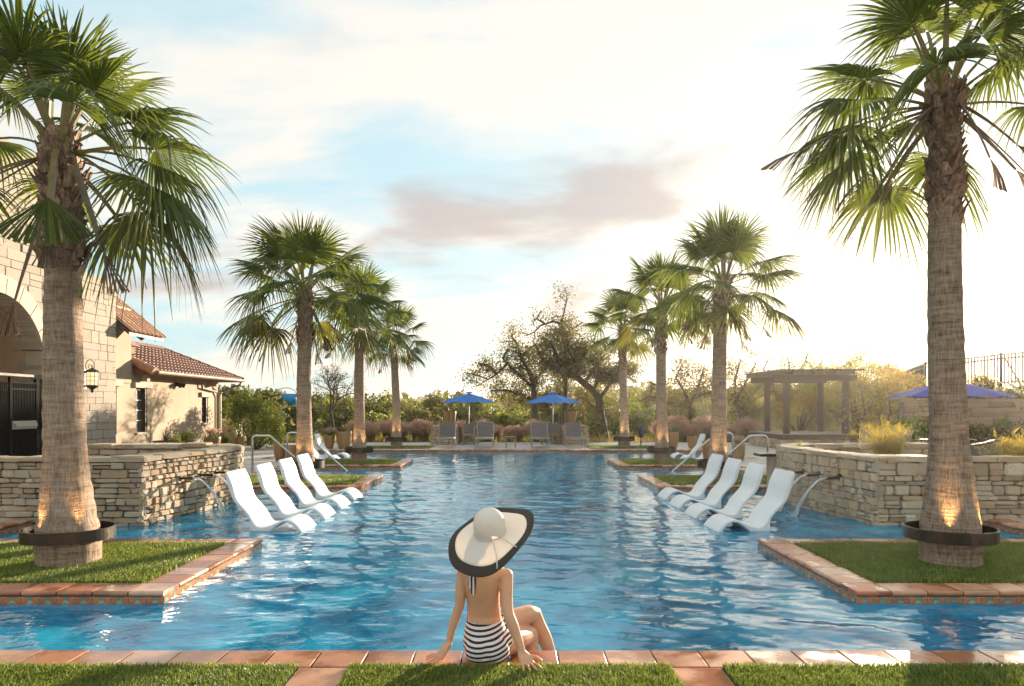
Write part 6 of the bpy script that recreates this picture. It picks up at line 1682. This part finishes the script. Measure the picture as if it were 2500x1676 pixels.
# chairs and table under the violet umbrella
for i, (x, y, rz) in enumerate(((8.0, 14.3, 2.6), (9.1, 14.2, 3.5))):
    t = thing('patio_chair', ('rounded bronze armchair left of the palm behind the shaded spa wall', 'rounded bronze armchair right of the palm behind the shaded spa wall')[i], 'chair', (x, y, 0.0), rz, 'bronze armchairs')
    b = MB(); V = []; n = 14
    for z_, rr in ((0.40, 0.26), (0.88, 0.31)):
        for k in range(n + 1):
            a = R(-20 + 220 * k / n); V.append((rr * math.cos(a), rr * math.sin(a), z_ + (0.0 if z_ < 0.5 else -0.10 * abs(math.cos(a)) ** 2)))
    b.add(V, [(k, k+1, n+2+k, n+1+k) for k in range(n)]); b.build('backrest', MT['sling'], t, True)
    MB().tube([(0.31 * math.cos(R(a)), 0.31 * math.sin(R(a)), 0.88 - 0.10 * abs(math.cos(R(a))) ** 2) for a in range(-20, 201, 10)], 0.018, 8).build('top_rail', MT['bronze'], t, True)
    MB().lathe([(0.0, 0.44), (0.24, 0.44), (0.25, 0.40), (0.0, 0.40)], 20).build('seat', MT['sling'], t)
    for a in (-30, 60, 120, 210): MB().tube([(0.27 * math.cos(R(a)), 0.27 * math.sin(R(a)), 0.42), (0.31 * math.cos(R(a)), 0.31 * math.sin(R(a)), 0.0)], 0.015, 6).build('leg', MT['bronze'], t)
t = thing('patio_table', 'round dark table under the violet umbrella', 'table', (10.75, 18.0, 0))
MB().lathe([(0.0, 0.73), (0.55, 0.73), (0.55, 0.70), (0.0, 0.70)], 28).build('table_top', MT['bronze'], t); MB().tube([(0.05, 0, 0), (0.05, 0, 0.7)], 0.04, 10).build('pedestal', MT['bronze'], t)
c1 = chaise('slatted timber chaise with raised back behind the shaded spa wall', 8.9, 19.0, R(-58), back=62, mat='slat'); c2 = chaise('slatted timber chaise next to the golden grass mound', 9.9, 19.6, R(-58), back=55, mat='slat')
t = thing('small_aloe', 'thin green aloe on the shaded spa wall end', 'potted plant', (5.0, 12.75, 0.80))
place('leaf_rosette', agave_mesh('leaf_rosette', 9, 0.24, 9, MT['bright_leaf'], 0.012), None, t)
MB().lathe([(0, 0.0), (0.06, 0.0), (0.07, 0.02)], 10).build('root_ball', MT['soil'], t)
t = thing('wall_ledge', 'dark flat ledge slab at the end of the shaded spa wall', 'slab', (4.75, 13.35, 0.62))
MB().box(-0.28, 0.28, -0.2, 0.2, 0, 0.05).build('slab', MT['bronze'], t, auto=0.008); MB().box(-0.05, 0.22, -0.15, 0.15, -0.62, 0.0).build('support', MT['stucco'], t)
# ------------------------------------------------------------------ the woman on the pool edge
def zp(zx, zy, d):            # surveyed point d metres out
    return at(1000 + zx * 0.3035, 1200 + zy * 0.3035, d)
person = thing('person', 'woman in wide white sun hat and striped swimsuit sitting on the coping', 'person', (-0.15, 4.42, 0.0))
PB = Vector(person.location)
def loft(b, secs, n=24):      # (centre, rx, ry[, yaw]) horizontal ellipses, squarish
    vs = []
    for c, rx, ry, *yw in secs:
        yaw = yw[0] if yw else 0.0; ca, sa = math.cos(yaw), math.sin(yaw)
        for k in range(n):
            a = 2 * math.pi * k / n; x = rx * math.copysign(abs(math.cos(a)) ** 0.9, math.cos(a)); y = ry * math.copysign(abs(math.sin(a)) ** 0.9, math.sin(a))
            vs.append((c[0] + x * ca - y * sa, c[1] + x * sa + y * ca, c[2]))
    m = len(secs)
    fs = [(i*n+k, i*n+(k+1) % n, (i+1)*n+(k+1) % n, (i+1)*n+k) for i in range(m-1) for k in range(n)]
    fs += [tuple(range(n-1, -1, -1)), tuple(range((m-1)*n, m*n))]
    b.add(vs, fs)
def limb(b, pts, rr, n=16, sub=5):
    P = [Vector(p) for p in pts]; out = []; ro = []
    for i in range(len(P) - 1):
        p0, p1, p2, p3 = P[max(i-1, 0)], P[i], P[i+1], P[min(i+2, len(P)-1)]
        for k in range(sub):
            t = k / sub
            out.append(0.5 * ((2*p1) + (p2 - p0)*t + (2*p0 - 5*p1 + 4*p2 - p3)*t*t + (3*p1 - p0 - 3*p2 + p3)*t**3)); ro.append(rr[i] + (rr[i+1] - rr[i]) * (t*t*(3-2*t)))
    out.append(P[-1]); ro.append(rr[-1])
    d0 = (out[0] - out[1]).normalized(); d1 = (out[-1] - out[-2]).normalized()
    out = [out[0] + d0 * ro[0] * 0.75, out[0] + d0 * ro[0] * 0.45] + out + [out[-1] + d1 * ro[-1] * 0.45, out[-1] + d1 * ro[-1] * 0.75]
    ro = [ro[0] * 0.35, ro[0] * 0.8] + ro + [ro[-1] * 0.8, ro[-1] * 0.35]
    b.tube(out, ro, n)
def ball(b, c, r, n=14):
    rx, ry, rz = r if isinstance(r, tuple) else (r, r, r)
    prof = [(math.sin(math.pi * i / n), -math.cos(math.pi * i / n)) for i in range(1, n)]
    vs = []
    for s_, z_ in prof:
        for k in range(n): a = 2 * math.pi * k / n; vs.append((c[0] + rx * s_ * math.cos(a), c[1] + ry * s_ * math.sin(a), c[2] + rz * z_))
    m = len(prof)
    b.add(vs, [(i*n+k, i*n+(k+1) % n, (i+1)*n+(k+1) % n, (i+1)*n+k) for i in range(m-1) for k in range(n)] + [tuple(range(n-1, -1, -1)), tuple(range((m-1)*n, m*n))])
K = 0.0007456
def cx(l, r): return (1000 + (l + r) / 2 * 0.3035 - 1245) / 407
def zz_(zy, d=4.42): return zp(0, zy, d).z
def torso(b):
    rows = [  # left, right (survey units), row, centre y, half depth
        (590, 700, 1398, 4.400, 0.055), (500, 745, 1370, 4.405, 0.095), (462, 775, 1320, 4.410, 0.118), (440, 792, 1250, 4.415, 0.125), (437, 790, 1190, 4.425, 0.122), (445, 775, 1120, 4.435, 0.110),
        (460, 748, 1050, 4.440, 0.090), (468, 735, 990, 4.440, 0.080), (466, 728, 920, 4.432, 0.082), (460, 726, 850, 4.425, 0.090), (450, 728, 780, 4.42, 0.096), (432, 740, 710, 4.415, 0.094), (418, 768, 665, 4.41, 0.082), (440, 770, 625, 4.41, 0.068), (500, 720, 590, 4.41, 0.054), (560, 680, 560, 4.415, 0.046)]
    loft(b, [((cx(l, r), y, zz_(q, y)), (r - l) / 2 * K, dep) for l, r, q, y, dep in rows], 28)
    # buttocks
    ball(b, zp(560, 1275, 4.355), (0.082, 0.075, 0.085)); ball(b, zp(690, 1280, 4.350), (0.082, 0.075, 0.085))
    # bust
    ball(b, (cx(520, 520), 4.50, zz_(760)), (0.055, 0.05, 0.055)); ball(b, (cx(680, 680), 4.50, zz_(760)), (0.055, 0.05, 0.055))
def legs(b):
    limb(b, [(-0.175, 4.455, 0.095), (-0.02, 4.60, 0.150), (0.10, 4.715, 0.172), (0.150, 4.765, 0.160)], [0.088, 0.074, 0.060, 0.054])
    limb(b, [(0.148, 4.765, 0.168), (0.185, 4.785, 0.085), (0.222, 4.80, 0.0), (0.262, 4.815, -0.11), (0.29, 4.82, -0.20)], [0.054, 0.049, 0.050, 0.040, 0.027])
    limb(b, [(0.29, 4.82, -0.19), (0.30, 4.87, -0.235), (0.31, 4.95, -0.25)], [0.028, 0.028, 0.018])
    limb(b, [(-0.062, 4.425, 0.085), (0.02, 4.545, 0.068), (0.10, 4.67, 0.055), (0.128, 4.715, 0.040)], [0.092, 0.082, 0.066, 0.058])
    limb(b, [(0.128, 4.715, 0.035), (0.135, 4.72, -0.06), (0.14, 4.71, -0.16), (0.15, 4.70, -0.30)], [0.055, 0.047, 0.048, 0.03])
    limb(b, [(0.15, 4.70, -0.29), (0.16, 4.75, -0.33), (0.17, 4.84, -0.35)], [0.028, 0.028, 0.018])
def hand(b, wrist, knuckle_c, fwd, side, tips_spread, thumb=None):
    """flat hand: fwd = finger direction, side = towards the thumb"""
    fwd = Vector(fwd).normalized(); side = Vector(side).normalized(); up = side.cross(fwd)
    if up.z < 0: up = -up
    w = Vector(wrist); kc = Vector(knuckle_c)
    for k in range(5):
        f = (k - 2) / 2
        limb(b, [w + side * (0.014 * f), (w + kc) / 2 + side * (0.025 * f) + up * 0.006, kc + side * (0.033 * f)], [0.017, 0.015, 0.0115], 10, 3)
    Ls = (0.058, 0.072, 0.078, 0.070)      # little ... index
    for k in range(4):
        f = (k - 1.5) / 1.5
        d = (fwd + side * (0.30 * f * tips_spread)).normalized(); s0 = kc + side * (0.033 * f); L = Ls[k]
        limb(b, [s0, s0 + d * L * 0.38 + up * 0.007, s0 + d * L * 0.72 + up * 0.001, s0 + d * L - up * 0.007], [0.0095, 0.0088, 0.0080, 0.0066], 8, 3)
    s0 = w * 0.65 + kc * 0.35 + side * 0.030
    d = (fwd * 0.55 + side * 0.9).normalized() if thumb is None else Vector(thumb).normalized()
    limb(b, [s0 - side * 0.012, s0 + d * 0.030 + up * 0.003, s0 + d * 0.056 - up * 0.004, s0 + (d + fwd * 0.3).normalized() * 0.078 - up * 0.010], [0.014, 0.0115, 0.0095, 0.0072], 8, 3)
def arms(b):
    limb(b, [zp(432, 655, 4.41), zp(420, 740, 4.405), zp(408, 830, 4.40), zp(405, 905, 4.40), zp(368, 1020, 4.40), zp(335, 1130, 4.395), zp(318, 1225, 4.39)], [0.040, 0.036, 0.032, 0.0285, 0.0285, 0.0235, 0.0185])
    wl_ = zp(316, 1225, 4.39); hand(b, wl_, Vector((wl_.x - 0.052, 4.375, 0.020)), (-0.90, -0.44, -0.06), (-0.44, 0.90, 0), 1.7, (0.35, 0.9, -0.12))
    limb(b, [zp(775, 665, 4.40), zp(776, 760, 4.375), zp(780, 880, 4.34), zp(795, 985, 4.305), zp(830, 1080, 4.285), zp(870, 1190, 4.265), zp(905, 1300, 4.245)], [0.043, 0.041, 0.037, 0.033, 0.034, 0.028, 0.0215])
    wr = zp(907, 1305, 4.243); hand(b, wr, Vector((wr.x + 0.030, 4.205, 0.034)), (0.38, -0.75, -0.10), (0.90, 0.40, 0), 1.25)
def head(b):
    limb(b, [(-0.147, 4.41, 0.56), (-0.142, 4.415, 0.63), (-0.138, 4.42, 0.67)], [0.052, 0.046, 0.046])
    ball(b, (-0.135, 4.435, 0.725), (0.070, 0.088, 0.098)); ball(b, (-0.133, 4.475, 0.675), (0.050, 0.050, 0.055))
    ball(b, (-0.131, 4.527, 0.712), (0.011, 0.016, 0.018)); ball(b, (-0.131, 4.522, 0.675), (0.022, 0.010, 0.010))
    for s_ in (-1, 1): ball(b, (-0.135 + s_ * 0.071, 4.43, 0.715), (0.010, 0.018, 0.028)); ball(b, (-0.132 + s_ * 0.03, 4.512, 0.735), (0.016, 0.012, 0.008))
def remesh(b, name, mat, vox, smooth_it=6, fac=0.5):
    vs = [tuple(Vector(v) - PB) for v in b.v]
    me = bpy.data.meshes.new(name); me.from_pydata(vs, [], b.f)
    bm = bmesh.new(); bm.from_mesh(me); bmesh.ops.recalc_face_normals(bm, faces=bm.faces); bm.to_mesh(me); bm.free()
    o = bpy.data.objects.new(name + '_tmp', me); COL.objects.link(o)
    m = o.modifiers.new('r', 'REMESH'); m.mode = 'VOXEL'; m.voxel_size = vox; m.use_smooth_shade = True
    s_ = o.modifiers.new('s', 'SMOOTH'); s_.iterations = smooth_it; s_.factor = fac
    dg = bpy.context.evaluated_depsgraph_get(); res = bpy.data.meshes.new_from_object(o.evaluated_get(dg))
    bpy.data.objects.remove(o); res.name = name
    res.materials.clear(); res.materials.append(mat); return res
b = MB(); torso(b); legs(b); arms(b); head(b)
body = place('body', remesh(b, 'body', MT['skin'], 0.0048, 5), None, person)
# swimsuit: the torso surface grown 4 mm, trimmed at the low back and the leg openings
b = MB(); torso(b); legs(b)
sm = remesh(b, 'swimsuit', MT['suit'], 0.0055, 6)
bm = bmesh.new(); bm.from_mesh(sm)
bmesh.ops.recalc_face_normals(bm, faces=bm.faces); bm.normal_update()
nv = {v: v.normal.copy() for v in bm.verts}
for v in bm.verts: v.co += nv[v] * 0.0042
def cut(p, n, outer=True):
    bmesh.ops.bisect_plane(bm, geom=bm.verts[:] + bm.edges[:] + bm.faces[:], plane_co=Vector(p) - PB, plane_no=Vector(n), clear_outer=outer)
# leg openings
cut((0.012, 4.40, 0.13), Vector((0.92, 0.25, -0.30)))
cut((0.0, 4.560, 0.12), Vector((0.25, 1.0, 0.15)))
wz = zz_(1030) - PB.z
kill = []
for f in bm.faces:
    c = f.calc_center_median(); sag = 0.012 * (1 - min(1, (c.x / 0.1) ** 2))
    front = c.y > 0.028
    if (c.z > wz - sag and not front) or c.z > 0.44: kill.append(f)
bmesh.ops.delete(bm, geom=kill, context='FACES')
for f in bm.faces: f.smooth = True
bm.to_mesh(sm); bm.free()
place('swimsuit', sm, None, person)
# halter ties down the back
for i, (x0, x1, z1) in enumerate(((490, 488, 778), (520, 512, 838))):
    vs = []; fs = []; n = 10
    for k in range(n + 1):
        f = k / n; zy = 640 + (z1 - 640) * f; c = zp(x0 + (x1 - x0) * f + 4 * math.sin(f * 4 + i), zy, 4.318 - 0.004 * i + 0.006 * math.sin(f * 3)); w = 0.0085 + 0.004 * math.sin(f * 2.8)
        if k == n: w *= 0.4
        q = c - PB; vs += [(q.x - w, q.y, q.z), (q.x + w, q.y + 0.002, q.z), (q.x + w, q.y + 0.006, q.z), (q.x - w, q.y + 0.005, q.z)]
    for k in range(n):
        for j in range(4): fs.append((4*k+j, 4*k+(j+1) % 4, 4*(k+1)+(j+1) % 4, 4*(k+1)+j))
    fs += [(3, 2, 1, 0), (4*n, 4*n+1, 4*n+2, 4*n+3)]
    mesh_obj('halter_tie', vs, fs, MT['ribbon'], person)
# face and hair
fb_ = MB()
for s_ in (-1, 1): ball(fb_, Vector((-0.132 + s_ * 0.030, 4.517, 0.729)) - PB, (0.010, 0.006, 0.005), 8)
fb_.build('eye', MT['eye'], person, True)
fb_ = MB(); ball(fb_, Vector((-0.131, 4.529, 0.673)) - PB, (0.020, 0.006, 0.006), 8); fb_.build('mouth', MT['lip'], person, True)
fb_ = MB(); ball(fb_, Vector((-0.136, 4.418, 0.742)) - PB, (0.077, 0.090, 0.092), 16); ball(fb_, Vector((-0.140, 4.355, 0.660)) - PB, (0.042, 0.032, 0.036), 12); fb_.build('hair', MT['hair'], person, True)
# hat
HC = zp(648, 335, 4.41) - PB
hn = Vector((-0.11, -0.35, 0.93)).normalized(); h1 = (Vector((1, 0, 0.02)) - hn * hn.x).normalized(); h2 = hn.cross(h1)
def hat_pt(r, a, h): return HC + h1 * (r * math.cos(a)) + h2 * (r * math.sin(a)) + hn * h
def hat_surf(rows, n=72):
    vs = []
    for rr, fn in rows:
        for k in range(n): a = 2 * math.pi * k / n; vs.append(hat_pt(rr * (1 + 0.012 * math.sin(3 * a + 1)), a, fn(a)))
    m = len(rows)
    return vs, [(i*n+k, i*n+(k+1) % n, (i+1)*n+(k+1) % n, (i+1)*n+k) for i in range(m-1) for k in range(n)]
def brim_h(r):
    f = max(0, (r - 0.088) / 0.18)
    return lambda a: f ** 1.3 * (0.080 * math.cos(a - 0.50) + 0.020 * math.cos(2 * a + 0.6) - 0.030 + 0.007 * math.sin(5 * a) - 0.020 * math.sin(-a) ** 3)
cr = [(0.096 * math.cos(R(e)) ** 0.75 if e > 0 else 0.096 + 0.002 * (0 if e == 0 else 1), (lambda e: (lambda a: 0.055 + 0.098 * math.sin(R(e))))(e)) for e in range(0, 90, 9)]
rows = [(0.092, lambda a: -0.002), (0.0935, lambda a: 0.012), (0.0955, lambda a: 0.035)] + cr + [(0.002, lambda a: 0.153)]
vs, fs = hat_surf(rows, 48); hat = mesh_obj('sun_hat', vs, fs, MT['hat'], person, True)
def two_sided(name, r0, r1, n, mat, th=0.003):
    rad = np.linspace(r0, r1, n)
    rows = [(r, brim_h(r)) for r in rad] + [(r, (lambda r: (lambda a: brim_h(r)(a) - th))(r)) for r in rad[::-1]]
    rows.append(rows[0]); vs, fs = hat_surf(rows); return mesh_obj(name, vs, fs, mat, hat, True)
two_sided('brim', 0.084, 0.222, 12, MT['hat']); two_sided('brim_edge', 0.2225, 0.268, 5, MT['hat_edge'], 0.0034)
bd = MB()
for a0, rr1, wob in ((-1.42, 0.262, 0.02), (-0.86, 0.246, -0.03)):
    pts = [hat_pt(0.090 + (rr1 - 0.090) * f, a0 + wob * math.sin(f * 3.1) * 2 - (0.02 * f), brim_h(0.090 + (rr1 - 0.09) * f)(a0) + 0.004 + (0.010 * math.sin(math.pi * f))) for f in np.linspace(0, 1, 12)]
    bd.tube(pts, 0.0036, 6)
bd.tube([hat_pt(0.0945, 2 * math.pi * k / 40, 0.006) for k in range(41)], 0.004, 6)
bd.build('hat_cord', MT['hat'], hat, True)
# ------------------------------------------------------------------ warm evening air
hz = MB().box(-905, 905, -255, 1505, -3.0, 12.5).build('haze', None); hz['kind'] = 'stuff'; hz['label'] = 'thin warm evening haze lying over the whole place'; hz['category'] = 'haze'
hm = bpy.data.materials.new('evening_haze'); hm.use_nodes = True; hm.node_tree.nodes.clear()
_o = hm.node_tree.nodes.new('ShaderNodeOutputMaterial'); _v = hm.node_tree.nodes.new('ShaderNodeVolumePrincipled')
_v.inputs['Color'].default_value = (0.98, 0.92, 0.83, 1); _v.inputs['Density'].default_value = 0.00038; _v.inputs['Anisotropy'].default_value = 0.76
hm.node_tree.links.new(_v.outputs[0], _o.inputs['Volume'])
hz.data.materials.append(hm)
